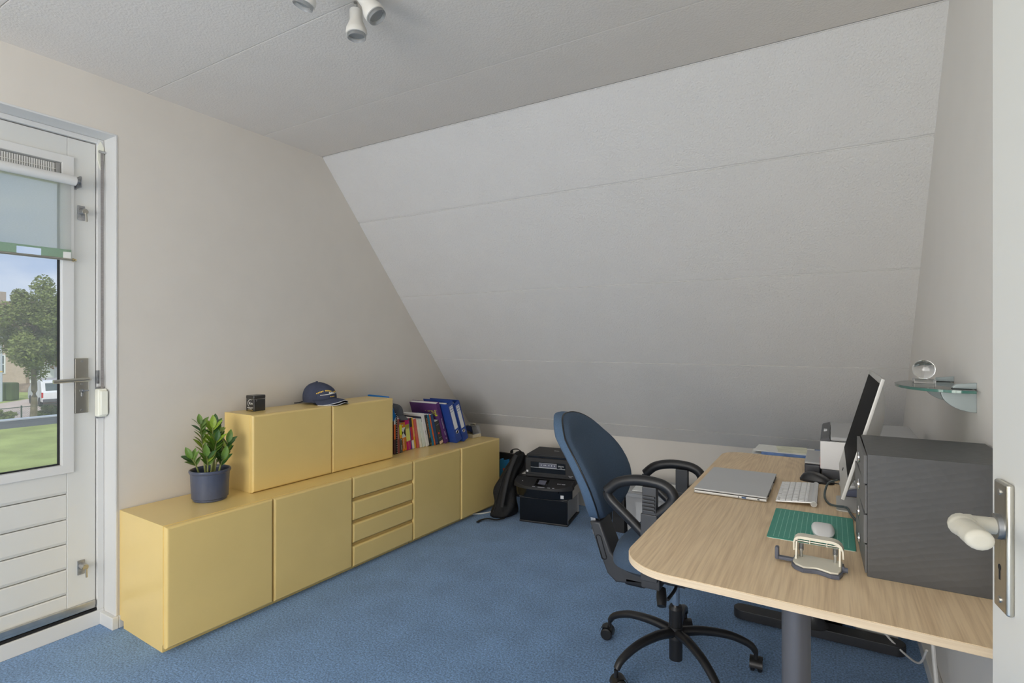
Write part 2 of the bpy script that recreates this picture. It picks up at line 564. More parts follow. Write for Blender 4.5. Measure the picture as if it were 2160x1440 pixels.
# unseen landing window added for the fill light through the doorway
w2 = tag(bpy.data.objects.new('landing_fill_window', None), 'small white landing window added beyond the inner doorway for fill light', 'window', None, 'structure')
COL.objects.link(w2)
g = G()
for (a0, a1, b0, b1) in ((-1.0, -.96, .9, 2.05), (.12, .16, .9, 2.05), (-.96, .12, .9, .94), (-.96, .12, 2.01, 2.05)):
    g.box(1.66, 1.72, a0, a1, b0, b1, .003)
obj('window_frame', g, 'white_gloss', w2)

# inner door, folded back against the right wall
HX, HY, AN = .303, .068, R(7)
d2 = tag(bpy.data.objects.new('door_2', None), 'plain white inner door standing open at the right edge', 'door', None, 'structure')
COL.objects.link(d2)
d2.location = (HX, HY, 0)
d2.rotation_euler = (0, 0, AN)
LW = .922
obj('door_leaf', G().box(0, .038, 0, LW, .012, 2.05, .002), 'door_paint', d2)
PY = LW - .030
pl = obj('handle_plate', G().prism(rounded_rect(PY - .041, PY + .0, .930, 1.098, .003, 3), -.0085, .0, .0035, 3, M=YZ), 'steel_warm', d2)
hz = 1.039
mat('cream_metal', S(180, 176, 163, 1.35), .5, 0, var=.03)
obj('lever_collar', G().cyl((-.008, PY - .02, hz), (-.014, PY - .02, hz), .0165, n=20), 'zinc', pl)
obj('lever_handle', G().tube(bez([(-.010, PY - .02, hz), (-.036, PY - .02, hz), (-.047, PY - .024, hz), (-.051, PY - .036, hz - .001), (-.049, PY - .054, hz - .002), (-.047, PY - .072, hz - .004), (-.047, PY - .082, hz - .004)], 7), [.0115] * 8 + [.0130] * 7 + [.0150] * 7 + [.0138] * 7 + [.0142] * 7 + [.0142, .0141, .0138, .0130, .0116, .0094, .0062, .0015], 18, sx=1.08, sy=.92), 'cream_metal', pl)
g = G()
for z in (1.084, .944):
    g.cyl((-.0075, PY - .02, z), (-.0100, PY - .02, z), .0042, n=10)
obj('screw', g, 'steel', pl)
obj('keyhole', G().cyl((-.0082, PY - .02, .986), (-.0089, PY - .02, .986), .0042, n=12).box(-.0089, -.0082, PY - .022, PY - .018, .970, .986), 'dark_gap', pl, 0)
g = G()
for z in (.25, 1.05, 1.85):
    g.cyl((-.006, -.004, z - .04), (-.006, -.004, z + .04), .007, n=12)
obj('hinge', g, 'steel', d2)
# ------------------------------------------------------------------ yellow sideboards along the gable wall
mat('yellow_lacquer', S(209, 171, 110, 1.68), .32, var=.03, vscale=3, coat=.15)
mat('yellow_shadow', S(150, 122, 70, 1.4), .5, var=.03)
CA = R(-2.3)                       # the row stands slightly askew
CX, CY = -2.752, 1.203
ca, sa = math.cos(CA), math.sin(CA)
def cab(u, v):                     # along the row, out of the wall -> world x, y
    return CX + v * ca - u * sa, CY + v * sa + u * ca
ZT = .525
BAY = .4835
DEP = .394                         # carcass depth, doors stand in front of it

def cab_thing(name, label, u0, z0):
    x, y = cab(u0, 0)
    return thing(name, label, 'cabinet', (x, y, z0), CA)

def door_front(u0, u1, z0, z1, v0, t=.024, r=.012):
    g = G()
    b = bmesh.new()
    bmesh.ops.create_cube(b, size=1)
    for q in b.verts:
        q.co = Vector((v0 + t / 2 + q.co.x * t, (u0 + u1) / 2 + q.co.y * (u1 - u0), (z0 + z1) / 2 + q.co.z * (z1 - z0)))
    es = [e for e in b.edges if all(q.co.x > v0 + t * .9 for q in e.verts)]
    bmesh.ops.bevel(b, geom=es, offset=r, segments=5, profile=.5, affect='EDGES')
    return g.add(b)

def carcass(w, h, dep, t=.018, divs=()):
    g = G()
    g.box(0, dep, 0, t, 0, h, .0012)
    g.box(0, dep, w - t, w, 0, h, .0012)
    g.box(0, dep, t, w - t, 0, t)
    g.box(0, dep - .0005, t * .5, w - t * .5, h - t, h - .0004)
    g.box(0, .008, t, w - t, t, h - t)
    for u in divs:
        g.box(.008, dep - .002, u - t / 2, u + t / 2, t, h - t)
    return g

def plinth(w, dep, h=.036):
    return G().box(dep - .032, dep - .014, .004, w - .004, -h, 0, .001).box(.03, dep - .032, .004, .022, -h, 0, .001).box(.03, dep - .032, w - .022, w - .004, -h, 0, .001)

mat('yellow_lip', S(176, 146, 84, 1.5), .45, var=.03)
# three bays: two doors and a stack of drawers
c1 = cab_thing('sideboard', 'pale yellow sideboard with two doors and four drawers nearest the balcony door', 0, .036)
obj('carcass', carcass(3 * BAY - .001, ZT - .036, DEP, divs=(BAY, 2 * BAY)), 'yellow_lacquer', c1)
obj('plinth', plinth(3 * BAY - .001, DEP), 'yellow_lacquer', c1)
for i in range(2):
    obj('door', door_front(i * BAY + .003, (i + 1) * BAY - .003, -.012, ZT - .036 - .003, DEP), 'yellow_lacquer', c1)
hh = (ZT - .036 - .003 + .012) / 4
for k in range(4):
    z0 = -.012 + k * hh
    dr = obj('drawer', door_front(2 * BAY + .003, 3 * BAY - .003, z0 + .008 * (k > 0), z0 + hh - .010 * (k < 3), DEP), 'yellow_lacquer', c1)
    if k < 3:
        obj('finger_grip', G().box(DEP + .0005, DEP + .010, 2 * BAY + .006, 3 * BAY - .006, z0 + hh - .009, z0 + hh + .005), 'yellow_lip', dr)
# two bays
c2 = cab_thing('sideboard', 'pale yellow two-door sideboard at the far end under the slope', 3 * BAY + .001, .036)
obj('carcass', carcass(2 * BAY, ZT - .036, DEP, divs=(BAY,)), 'yellow_lacquer', c2)
obj('plinth', plinth(2 * BAY, DEP), 'yellow_lacquer', c2)
obj('door', door_front(.003, BAY - .003, -.012, ZT - .036 - .003, DEP), 'yellow_lacquer', c2)
obj('door', door_front(BAY + .001, 2 * BAY - .003, -.012, ZT - .036 + .001, DEP + .006), 'yellow_lacquer', c2)
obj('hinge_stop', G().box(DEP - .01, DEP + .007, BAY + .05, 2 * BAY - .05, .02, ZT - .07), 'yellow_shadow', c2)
# upper cupboard standing on it
UA = .470
ub = thing('wall_cupboard', 'pale yellow two-door cupboard standing on top of the sideboard', 'cabinet', (*cab(UA, .012), ZT), R(-1.6))
UW, UH, UD = .977, .388, .222
obj('carcass', carcass(UW, UH, UD, divs=(UW / 2,)), 'yellow_lacquer', ub)
for i in range(2):
    obj('door', door_front(i * UW / 2 + .002, (i + 1) * UW / 2 - .002, .002, UH - .001, UD), 'yellow_lacquer', ub)

# ------------------------------------------------------------------ plant
mat('pot_blue', S(66, 73, 92, 1.4), .38, var=.08, vscale=14, coat=.2)
mat('soil', (.03, .022, .016), 1, bump=.5, bscale=90, bdist=.01)
mat('leaf_green', S(88, 118, 46, 1.45), .32, var=.22, vscale=22, coat=.25)
mat('leaf_dark', S(50, 84, 40, 1.5), .32, var=.2, vscale=22, coat=.25)
mat('leaf_lime', S(120, 144, 48, 1.5), .32, var=.2, vscale=22, coat=.25)
mat('stem_green', S(118, 124, 72, 1.5), .5, var=.12, vscale=30)
pt = thing('potted_plant', 'glossy green houseplant in a dark blue pot on the sideboard', 'plant', (-2.570, 1.508, ZT))
obj('pot', G().lathe([(0, 0), (.070, 0), (.073, .004), (.073, .010), (.079, .014), (.084, .130), (.088, .132), (.0905, .138), (.0895, .145), (.085, .147), (.0815, .143), (.080, .134), (.076, .05), (0, .05)], 40), 'pot_blue', pt)
obj('soil', G().lathe([(0, .118), (.04, .120), (.0795, .116), (.075, .10)], 24), 'soil', pt)
def leaf_mesh(m):
    g = G()
    prof = [(0, .03), (.12, .30), (.3, .46), (.5, .5), (.7, .42), (.86, .24), (1, .0)]
    def f(u, v):
        k = u * (len(prof) - 1)
        i = min(int(k), len(prof) - 2)
        t = k - i
        w = prof[i][1] * (1 - t) + prof[i + 1][1] * t
        s = prof[i][0] * (1 - t) + prof[i + 1][0] * t
        c = (v - .5) * 2
        return Vector((s, c * w * .46, .10 * abs(c) * w - .16 * s * s))
    g.grid(9, 5, f)
    me = g.mesh('leaf', m, 60)
    return me
LM = [leaf_mesh('leaf_green'), leaf_mesh('leaf_dark'), leaf_mesh('leaf_lime')]
rnd = random.Random(11)
# stems: (base xy, tip offset xyz, leaf pairs, mesh weights)
stems = [((-.012, -.016, .118), (-.016, -.016, .245), 8, 0), ((.004, .010, .118), (.0, .012, .235), 8, 1), ((.010, .000, .118), (.006, .004, .225), 9, 2), ((-.004, .018, .118), (-.008, .026, .190), 8, 2),
         ((.024, .026, .118), (.022, .034, .150), 7, 1), ((-.03, -.034, .118), (-.010, -.034, .085), 4, 0), ((.02, -.010, .118), (.018, .020, .165), 7, 0),
         ((-.02, .032, .118), (-.012, .040, .080), 4, 1), ((.040, .016, .118), (.020, .012, .075), 4, 1), ((.030, -.030, .118), (.02, -.016, .10), 4, 0)]
for (b, tip, n, tone) in stems:
    B, Tp = Vector(b), Vector(tip)
    P = [B, B + Tp * .5 + Vector((-Tp.y * .08, Tp.x * .08, .012)), B + Tp]
    cv = bez(P, 8)
    obj('stem', G().tube(cv, [.0048 - .003 * i / (len(cv) - 1) for i in range(len(cv))], 8), 'stem_green', pt)
    dirv = Tp.normalized()
    for i in range(n):
        t = .34 + .66 * (i + .5) / n
        k = t * (len(cv) - 1)
        p = cv[int(k)].lerp(cv[min(int(k) + 1, len(cv) - 1)], k - int(k))
        for sgn in ((-1, 1) if i < n - 1 else (0,)):
            az = rnd.uniform(-.5, .5) + (i % 2) * .5
            side = Vector((math.sin(az) * .75, math.cos(az), 0)) * sgn
            fwd = (side * rnd.uniform(.45, .75) + dirv * rnd.uniform(.75, 1.05)).normalized() if sgn else dirv
            up = (dirv * .7 - side * .6 + Vector((.45, -.25, .2))).normalized() if sgn else Vector((.8, -.3, .1))
            yv = up.cross(fwd).normalized()
            zv = fwd.cross(yv).normalized()
            L_ = rnd.uniform(.052, .068) * (1.0 if t > .45 else .9)
            M = Matrix((fwd, yv, zv)).transposed().to_4x4()
            o = obj('leaf', LM[tone if rnd.random() < .6 else rnd.choice((0, 0, 1, 2))], None, pt)
            o.matrix_basis = Matrix.Translation(p) @ M @ Matrix.Scale(L_, 4)

# ------------------------------------------------------------------ tin and cap on the upper cupboard
ZU = ZT + UH
mat('tin_black', S(42, 41, 40, 1.2), .28, var=.05, coat=.4)
mat('print_white', S(205, 203, 195, 1.6), .5, var=.02)
mat('print_gold', S(190, 160, 80, 1.6), .5, var=.05)
tn = thing('tea_tin', 'small square black tin with white lettering on the cupboard', 'tin', (-2.640, 1.795, ZU), R(6))
obj('body', G().box(-.031, .031, -.036, .036, 0, .064, .004, 3), 'tin_black', tn)
obj('lid', G().box(-.0318, .0318, -.0368, .0368, .064, .084, .005, 3), 'tin_black', tn)
obj('rim_line', G().box(-.0321, .0321, -.0371, .0371, .0628, .0645), 'steel', tn, 0)
text('lettering', 'Km', .019, 'print_white', tn, (.006, -.0364, .042), FACE_NEG_Y)
text('lettering', 11, .0072, 'print_white', tn, (.002, -.0364, .019), FACE_NEG_Y)
text('lettering', 6, .0072, 'print_white', tn, (.002, -.0364, .0125), FACE_NEG_Y)
text('lettering', 'COLLECTION', .0062, 'print_gold', tn, (.002, -.0364, .006), FACE_NEG_Y)
obj('emblem_arc', G().tube([(.004 + .0195 * math.cos(a), -.0364, .042 + .0195 * math.sin(a)) for a in [R(60 + 10 * i) for i in range(19)]], [.0003 + .0011 * math.sin(PI * (i + .5) / 19) for i in range(19)], 6), 'print_white', tn)
obj('emblem_arc', G().tube([(.0315, -.026 + .006 * math.cos(a), .058 + .006 * math.sin(a)) for a in [R(-60 + 15 * i) for i in range(10)]], .0005, 6), 'print_white', tn)

mat('cap_navy', S(58, 64, 84, 1.35), .95, var=.1, vscale=40, bump=.3, bscale=700, bdist=.0006)
mat('cap_inside', S(28, 28, 32, 1.0), .95)
mat('piping_white', S(205, 205, 205, 1.6), .7)
mat('thread_yellow', S(205, 165, 75, 1.6), .7, var=.1, vscale=300)
mat('thread_white', S(190, 190, 185, 1.6), .7, var=.1, vscale=300)
def cap_surface(th, ph):
    """th 0 = front, ph 0 = rim .. 1 = button."""
    a = .098 - .012 * max(0, -math.cos(th)) ** 2
    bb = .082
    rr = (1 - ph ** 2.1) ** .5
    up = .112 * (ph ** .78) * (1 + .10 * math.cos(th) * (1 - ph))
    x = a * rr * math.cos(th) - .020 * ph
    y = bb * rr * math.sin(th)
    x += .012 * max(0, math.cos(th)) * math.sin(PI * ph)
    return Vector((x, y, up + .012))
cp = thing('baseball_cap', 'navy baseball cap with ship embroidery on the upper cupboard', 'cap', (-2.632, 2.205, ZU), R(4))
cp.scale = (1.08, 1.08, 1.0)
obj('crown', G().grid(48, 16, lambda u, v: cap_surface(2 * PI * u, v * .999), wrap_u=True), 'cap_navy', cp, 80)
obj('button', G().lathe([(0, .008), (.006, .006), (.008, 0)], 14, Matrix.Translation((-.020, 0, .123))), 'cap_navy', cp)
for th in (0, 60, 120, 180, 240, 300):
    obj('seam', G().tube([cap_surface(R(th), .02 + .97 * i / 14) * 1.003 for i in range(15)], .0012, 6), 'cap_navy', cp)
def brim(u, v, dz=0.0, ex=0.0):
    th = (u - .5) * 2 * 1.25
    base = cap_surface(th, 0.0)
    L_ = (.082 + ex) * math.cos(th * .92) ** .55 if abs(th) < 1.55 else 0
    x = base.x + L_ * v
    y = base.y * (1 + .16 * v)
    z = base.z + .010 - .30 * abs(y) ** 1.15 * (0.55 + .9 * v) + .006 * v + dz - .012 * v * v
    return Vector((x, y, max(z, .0012)))
obj('brim', G().grid(25, 9, lambda u, v: brim(u, v, .010)), 'cap_navy', cp, 80).modifiers.new('thick', 'SOLIDIFY').thickness = .003
obj('under_brim', G().grid(25, 9, lambda u, v: brim(u, v, -.004, .004)), 'cap_inside', cp, 80).modifiers.new('thick', 'SOLIDIFY').thickness = .002
obj('piping', G().tube([brim(i / 40, 1, .010) for i in range(41)], .0017, 6), 'piping_white', cp)
obj('piping', G().tube([brim(i / 40, 1, -.003, .004) for i in range(41)], .0015, 6), 'piping_white', cp)
obj('back_strap', G().tube([(-.085, -.03, .010), (-.098, -.05, .004), (-.11, -.075, .003)], .004, 6, sx=1.6, sy=.6), 'cap_inside', cp)
g = G()
for i in range(17):
    t = i / 16
    th = R(-58 + 84 * t)
    ph = .36 + .13 * math.sin(PI * min(1, t * 1.25)) + (.05 if t > .85 else 0)
    p = cap_surface(th, ph)
    n = Vector((p.x + .02, p.y, .03)).normalized()
    q = cap_surface(th + .05, ph)
    d_ = (q - p).normalized()
    u_ = n.cross(d_)
    M = Matrix((d_, u_, n)).transposed().to_4x4()
    if i not in (5, 11):
        g.box(-.0028, .0028, -.0042 * (.7 + .3 * (i % 2)), .0042, -.001, .0012, M=Matrix.Translation(p) @ M)
obj('embroidery', g, 'thread_yellow', cp, 0)
g = G()
for i in range(26):
    t = i / 25
    th = R(-46 + 68 * t)
    ph = .27 + .07 * t
    p = cap_surface(th, ph)
    n = Vector((p.x + .02, p.y, .03)).normalized()
    d_ = (cap_surface(th + .05, ph + .002) - p).normalized()
    u_ = n.cross(d_)
    M = Matrix((d_, u_, n)).transposed().to_4x4()
    hgt = .0022 + (.009 * max(0, 1 - abs(t - .62) / .2) + (.007 if .44 < t < .49 else 0))
    g.box(-.0026, .0026, -.0016, hgt, -.001, .0014, M=Matrix.Translation(p) @ M)
obj('embroidered_ship', g, 'thread_white', cp, 0)
g = G()
for th in (-10, -3, 1, 5):
    p = cap_surface(R(th), .19)
    g.box(-.001, .0012, -.003, .003, -.0022, .0022, M=Matrix.Translation(p) @ Matrix.Rotation(R(th), 4, 'Z'))
obj('embroidery', g, 'thread_yellow', cp, 0)

# ------------------------------------------------------------------ books
mat('paper', S(206, 203, 196, 1.6), .9, var=.04, vscale=120, stretch=(1, 30, 1))
_bm = {}
def cmat(rgb, rough=.5):
    k = ('cover_%d_%d_%d' % rgb)
    if k not in MATS:
        mat(k, S(*rgb, 1.5), rough, var=.06, vscale=25, coat=.1)
    return k

def book(label, x, y, w, h, lean, rgb, dep=.15, soft=False, bands=(), cat='book', group=None):
    """Origin at the middle of the spine's foot; spine looks to +x; bands = (z0, z1, rgb) printed blocks on the spine."""
    th = R(lean)
    b = thing('book', label, cat, (x, y, ZT + w / 2 * math.sin(th) + .0004), 0, group)
    b.rotation_euler = (th, 0, CA)
    t = .0012 if soft else .0025
    e = 0 if soft else .003
    g = G()
    g.box(-t - .001, 0, -w / 2, w / 2, 0, h, .0006, 1)
    g.box(-dep, -t, -w / 2, -w / 2 + t, 0, h)
    g.box(-dep, -t, w / 2 - t, w / 2, 0, h)
    obj('cover', g, cmat(rgb), b, 0)
    obj('page_block', G().box(-dep + e, -t - .001, -w / 2 + t + .0001, w / 2 - t - .0001, e, h - e), 'paper', b, 0)
    for (z0, z1, c) in bands:
        obj('spine_print', G().box(0, .0004, -w / 2 * .995, w / 2 * .995, z0, z1), cmat(c), b, 0)
    return b

def spine_text(b, s, size, m, z, y=0, sx=1.0):
    o = text('spine_lettering', s, size, m, b, (.0006, y, z), (0, 0, 0), depth=.0002)
    # text runs downwards on a spine facing +x
    o.rotation_euler = Matrix(((0, 0, 1), (0, 1, 0), (-1, 0, 0))).to_euler()
    o.scale = (sx, 1, 1)
    return o

mat('print_black', (.015, .015, .016), .6)
mat('print_orange', S(225, 130, 60, 1.6), .5)
mat('print_yellow', S(222, 216, 40, 1.7), .5)
mat('print_red', S(190, 60, 45, 1.6), .5)

shelf = [  # label, w, h, lean, rgb, depth, soft, bands
    ('narrow dark maroon book squeezed against the upper cupboard', .016, .262, .8, (70, 44, 46), .16, False, ((.10, .20, (200, 95, 40)), (.20, .262, (205, 205, 200)))),
    ('black spiral notebook between the maroon and brown books', .016, .270, 1.2, (24, 24, 26), .17, True, ()),
    ('slim reddish brown book with white spine lettering', .020, .232, 1.8, (132, 70, 62), .15, True, ()),
    ('grey paperback with a yellow top band beside the orange book', .025, .190, 3.4, (72, 70, 68), .13, True, ((.098, .120, (205, 150, 30)), (.120, .19, (225, 210, 40)))),
    ('thick orange handbook with black and white hourglass spine', .056, .198, 6.0, (200, 120, 28), .12, True, ((.092, .162, (40, 38, 38)),)),
    ('magenta book with yellow spine blocks', .042, .218, 7.6, (176, 8, 100), .15, False, ((.062, .180, (232, 205, 110)), (.150, .180, (220, 180, 30)))),
    ('thin violet blue book beside the magenta one', .008, .203, 8.2, (66, 66, 140), .14, True, ()),
    ('red paperback with black top and white foot', .023, .222, 8.8, (170, 40, 52), .14, True, ((.158, .222, (38, 36, 36)), (.0, .062, (212, 205, 195)))),
    ('narrow amber yellow paperback with tan strip', .015, .224, 9.6, (218, 155, 38), .14, True, ((.085, .15, (205, 165, 95)),)),
    ('salmon red paperback in the middle of the row', .025, .212, 10.8, (188, 88, 82), .14, True, ()),
    ('narrow cream paperback beside the salmon one', .017, .205, 11.8, (214, 206, 190), .13, True, ()),
    ('pale grey green hardback with plain spine', .025, .206, 13.2, (196, 204, 194), .14, False, ()),
    ('tall white book with a dark blue banner on its cover', .029, .242, 14.2, (206, 206, 202), .19, False, ()),
    ('black book with orange capital lettering on the spine', .019, .236, 14.6, (36, 34, 34), .15, True, ()),
    ('teal book beside the black one', .017, .236, 15.0, (28, 104, 134), .15, True, ()),
    ('thin orange booklet between teal and navy books', .008, .237, 15.3, (192, 88, 34), .15, True, ()),
    ('navy blue hardback with a white page top', .027, .235, 15.8, (38, 66, 104), .15, False, ()),
    ('small charcoal paperback with a red fruit on the spine', .040, .180, 17.0, (58, 58, 56), .12, True, ((.0, .022, (222, 178, 150)),)),
    ('large purple book with yellow speckled cover', .038, .322, 20.0, (84, 48, 100), .26, False, ()),
]
BK = {}
yy = 2.722
pv = None
for (lab, w, h, le, rgb, dep, soft, bands) in shelf:
    w *= .926
    if pv:
        hm = min(pv[0], h)
        yy += 1.0 * hm * (math.tan(R(le)) - math.tan(R(pv[1]))) + .0008
    xs = -2.535 + max(0, yy - 2.95) * .28 + (.018 if yy < 2.80 else 0)
    BK[lab] = book(lab, xs, yy + w / 2, w, h, le, rgb, dep, soft, bands, group='books in the row on the sideboard')
    yy += w / math.cos(R(le))
    pv = (h, le)
kb = list(BK.values())
obj('spiral_wire', G().box(.0003, .003, -.003, .003, .004, .266), 'print_black', kb[1], 0)
g = G()
for i in range(17):
    g.box(.0028, .0036, -.0018, .0018, .008 + i * .0155, .0135 + i * .0155)
obj('spiral_loop', g, 'print_white', kb[1], 0)
spine_text(kb[2], 17, .0085, 'print_white', .135)
spine_text(kb[3], 'K', .010, 'print_white', .088)
spine_text(kb[3], 10, .006, 'print_white', .035)
# hourglass on the orange spine
q = kb[4]
g = G()
g.prism([(-.0255, .162), (.0255, .162), (0.004, .127)], .0004, .0008, M=YZ)
g.prism([(-.0255, .092), (.0255, .092), (0.004, .127)], .0004, .0008, M=YZ)
obj('white_triangle', g, 'print_white', q, 0)
spine_text(q, 'MILITARY', .0125, 'print_black', .045, -.014)
spine_text(q, 'HANDBOOK', .0125, 'print_white', .050, 0)
spine_text(q, 'BUSINESS', .0105, 'print_black', .040, .014)
obj('page_number_patch', G().box(.0004, .0008, -.001, .006, .174, .183), 'print_white', q, 0)
spine_text(kb[5], 14, .008, 'print_gold', .034)
spine_text(kb[9], 12, .008, 'print_gold', .10)
spine_text(kb[12], 5, .012, 'print_black', .10)
text('cover_banner_lettering', 13, .016, 'print_white', kb[12], (-.10, -.0142, .205), FACE_NEG_Y, depth=.0002)
obj('cover_banner', G().box(-.185, -.006, -.0139, -.0134, .188, .228), cmat((48, 52, 72)), kb[12], 0)
spine_text(kb[13], 'NUCLEAR DINGOSE', .0165, 'print_orange', .135, sx=1.0)
spine_text(kb[13], 'DE', .012, 'print_gold', .014)
spine_text(kb[16], 'y', .012, 'print_gold', .015)
obj('fruit_print', G().cyl((.0003, -.006, .085), (.0008, -.006, .085), .0085, n=10), 'print_red', kb[17])
obj('leaf_print', G().cyl((.0003, .007, .098), (.0008, .007, .098), .005, n=6), 'leaf_green', kb[17])
obj('spine_rule', G().box(.0002, .0006, -.016, .016, .048, .049).box(.0002, .0006, -.016, .016, .150, .151), 'print_white', kb[17], 0)
spine_text(kb[18], 13, .0115, 'print_white', .155)
spine_text(kb[18], 'BASIC', .012, 'print_white', .075)
spine_text(kb[18], '24', .014, 'print_white', .035)
g = G()
rn = random.Random(4)
for i in range(64):
    t = abs(rn.gauss(0, .45))
    sx = -.012 - min(t, 1.4) * .10
    sz = .245 + rn.uniform(-.024, .028) * (1 - .3 * t)
    w_ = rn.uniform(.0015, .0042)
    M = Matrix.Translation((sx, -.0177, sz)) @ Matrix.Rotation(rn.choice((R(45), R(-40), 0)), 4, 'Y')
    g.box(-w_, w_, -.0006, .0, -.0014, .0014, M=M)
obj('cover_speckle', g, 'print_yellow', kb[18], 0)

# lever-arch files
mat('binder_blue', S(34, 62, 132, 1.55), .45, var=.08, vscale=30)
mat('binder_label', S(212, 214, 216, 1.65), .7, var=.02)
def binder(label, x, y, w, lean):
    th = R(lean)
    b = thing('ring_binder', label, 'binder', (x, y, ZT + w / 2 * math.sin(th) + .0004), 0, 'blue lever arch binders on the sideboard')
    b.rotation_euler = (th, 0, CA)
    h, dep, t = .318, .285, .003
    obj('cover', G().box(-t, 0, -w / 2, w / 2, 0, h, .001).box(-dep, -t, -w / 2, -w / 2 + t, 0, h, .001).box(-dep, -t, w / 2 - t, w / 2, 0, h, .001), 'binder_blue', b)
    obj('paper_stack', G().box(-dep + .02, -.045, -w / 2 + .006, w / 2 - .016, .006, h - .014), 'paper', b, 0)
    obj('spine_label', G().box(0, .0005, -w * .30, w * .30, .105, .292), 'binder_label', b, 0)
    obj('label_rule', G().box(.0004, .0008, -w * .30, w * .30, .2835, .286).box(.0004, .0008, -w * .30, w * .30, .245, .2475), 'binder_blue', b, 0)
    text('label_lettering', 5, .010, 'binder_blue', b, (.0008, 0, .265), FACE_POS_X)
    g = G().tube([(0.0005, .0125 * math.cos(a), .078 + .0125 * math.sin(a)) for a in [2 * PI * i / 24 for i in range(24)]], .0018, 6, closed=True, up=(1, 0, 0))
    obj('finger_ring', g, 'chrome', b)
    obj('finger_hole', G().cyl((-.001, 0, .078), (.0006, 0, .078), .0115, n=20), 'print_black', b, 0)
    return b
binder('blue lever arch binder leaning next to the purple book', -2.398, 3.296, .064, 21.0)
binder('blue lever arch binder at the end of the row beside the smoked box', -2.392, 3.372, .062, 21.4)

# magazine file, grey cap and smoked box
mat('file_blue', S(34, 110, 178, 1.8), .5, var=.04)
mf = thing('document_folder', 'bright blue folder leaning between the upper cupboard and the books', 'folder', (-2.735, 2.705, ZT), CA)
fp = [(0, 0), (.165, 0), (.165, .19), (.238, .232), (.250, .262), (.188, .388), (0, .392)]
obj('cover', G().prism(fp, -.007, -.005, M=XZ), 'file_blue', mf, 0)
obj('cover', G().prism(fp, .005, .007, M=XZ), 'file_blue', mf, 0)
obj('folder_spine', G().box(0, .002, -.005, .005, 0, .392), 'file_blue', mf, 0)
obj('paper_content', G().box(.004, .155, -.004, .004, .001, .30), 'paper', mf, 0)
mat('felt_grey', S(78, 80, 84, 1.4), .95, var=.06, vscale=30)
gc = thing('grey_cap', 'dark grey felt cap resting on top of the first books', 'cap', (-2.600, 2.800, ZT + .236), R(30))
obj('crown', G().grid(32, 12, lambda u, v: Vector((.070 * (1 - v ** 2.4) ** .5 * math.cos(2 * PI * u), .050 * (1 - v ** 2.4) ** .5 * math.sin(2 * PI * u), .004 + .080 * v ** .8 + .010 * math.cos(2 * PI * u))), wrap_u=True), 'felt_grey', gc, 80)
obj('peak', G().grid(15, 5, lambda u, v: Vector(((.070 + .035 * v) * math.cos((u - .5) * 1.9), (.050 + .012 * v) * math.sin((u - .5) * 1.9), .012 - .030 * v))), 'felt_grey', gc, 80).modifiers.new('thick', 'SOLIDIFY').thickness = .003
mat('old_cream', S(168, 160, 138, 1.6), .55, var=.1, vscale=40)
glassy('smoked', (.20, .20, .19), .55, .06, (.10, .10, .095))
sm = thing('card_box', 'old cream card box with smoked clear lid beside the binders', 'box', (-2.452, 3.545, ZT), R(-12))
obj('base', G().box(-.052, .052, -.045, .045, 0, .028, .004, 3), 'old_cream', sm)
prof = [(-.050, .028), (.050, .028), (.050, .040), (.032, .092), (-.028, .096), (-.050, .06)]
obj('lid', G().prism(prof, -.043, .043, .003, M=XZ), 'smoked', sm)
obj('card_stack', G().box(-.035, .028, -.03, .03, .029, .072, .002), 'paper', sm)
obj('lid_ridge', G().cyl((-.028, -.03, .099), (.0, -.03, .099), .005, n=10).cyl((-.028, .03, .099), (.0, .03, .099), .005, n=10), 'old_cream', sm)

# white cable end under the far sideboard
mat('cable_white', S(190, 190, 182, 1.6), .5)
tag(obj('cable_loop', G().tube(bez([(-2.30, 3.30, .006), (-2.23, 3.36, .006), (-2.18, 3.47, .010), (-2.20, 3.55, .024), (-2.27, 3.58, .012)], 8), .005, 8), 'cable_white'), 'white cable loop poking out under the far sideboard', 'cable')

# ------------------------------------------------------------------ corner: black board, binder, rucksack, printers
mat('black_board', (.008, .008, .009), .8, var=.1)
tag(obj('black_board', G().box(-2.60, -1.80, 3.885, 3.918, 0, .345, .002), 'black_board'), 'flat black board standing against the knee wall behind the rucksack', 'board')
mat('binder_cyan', S(40, 118, 168, 1.6), .5, var=.05)
lb = thing('ring_binder', 'light blue binder standing on the floor behind the sideboard end', 'binder', (-2.312, 3.775, 0), R(-4))
obj('cover', G().box(-.03, .03, -.003, 0, 0, .318, .001).box(-.03, -.027, 0, .05, 0, .318, .001).box(.027, .03, 0, .05, 0, .318, .001), 'binder_cyan', lb)
obj('spine_label', G().box(.004, .022, -.0036, -.0030, .11, .25), 'print_red', lb, 0)
text('label_lettering', 7, .013, 'print_white', lb, (.013, -.004, .18), Matrix(((0, -1, 0), (0, 0, -1), (1, 0, 0))).to_euler())

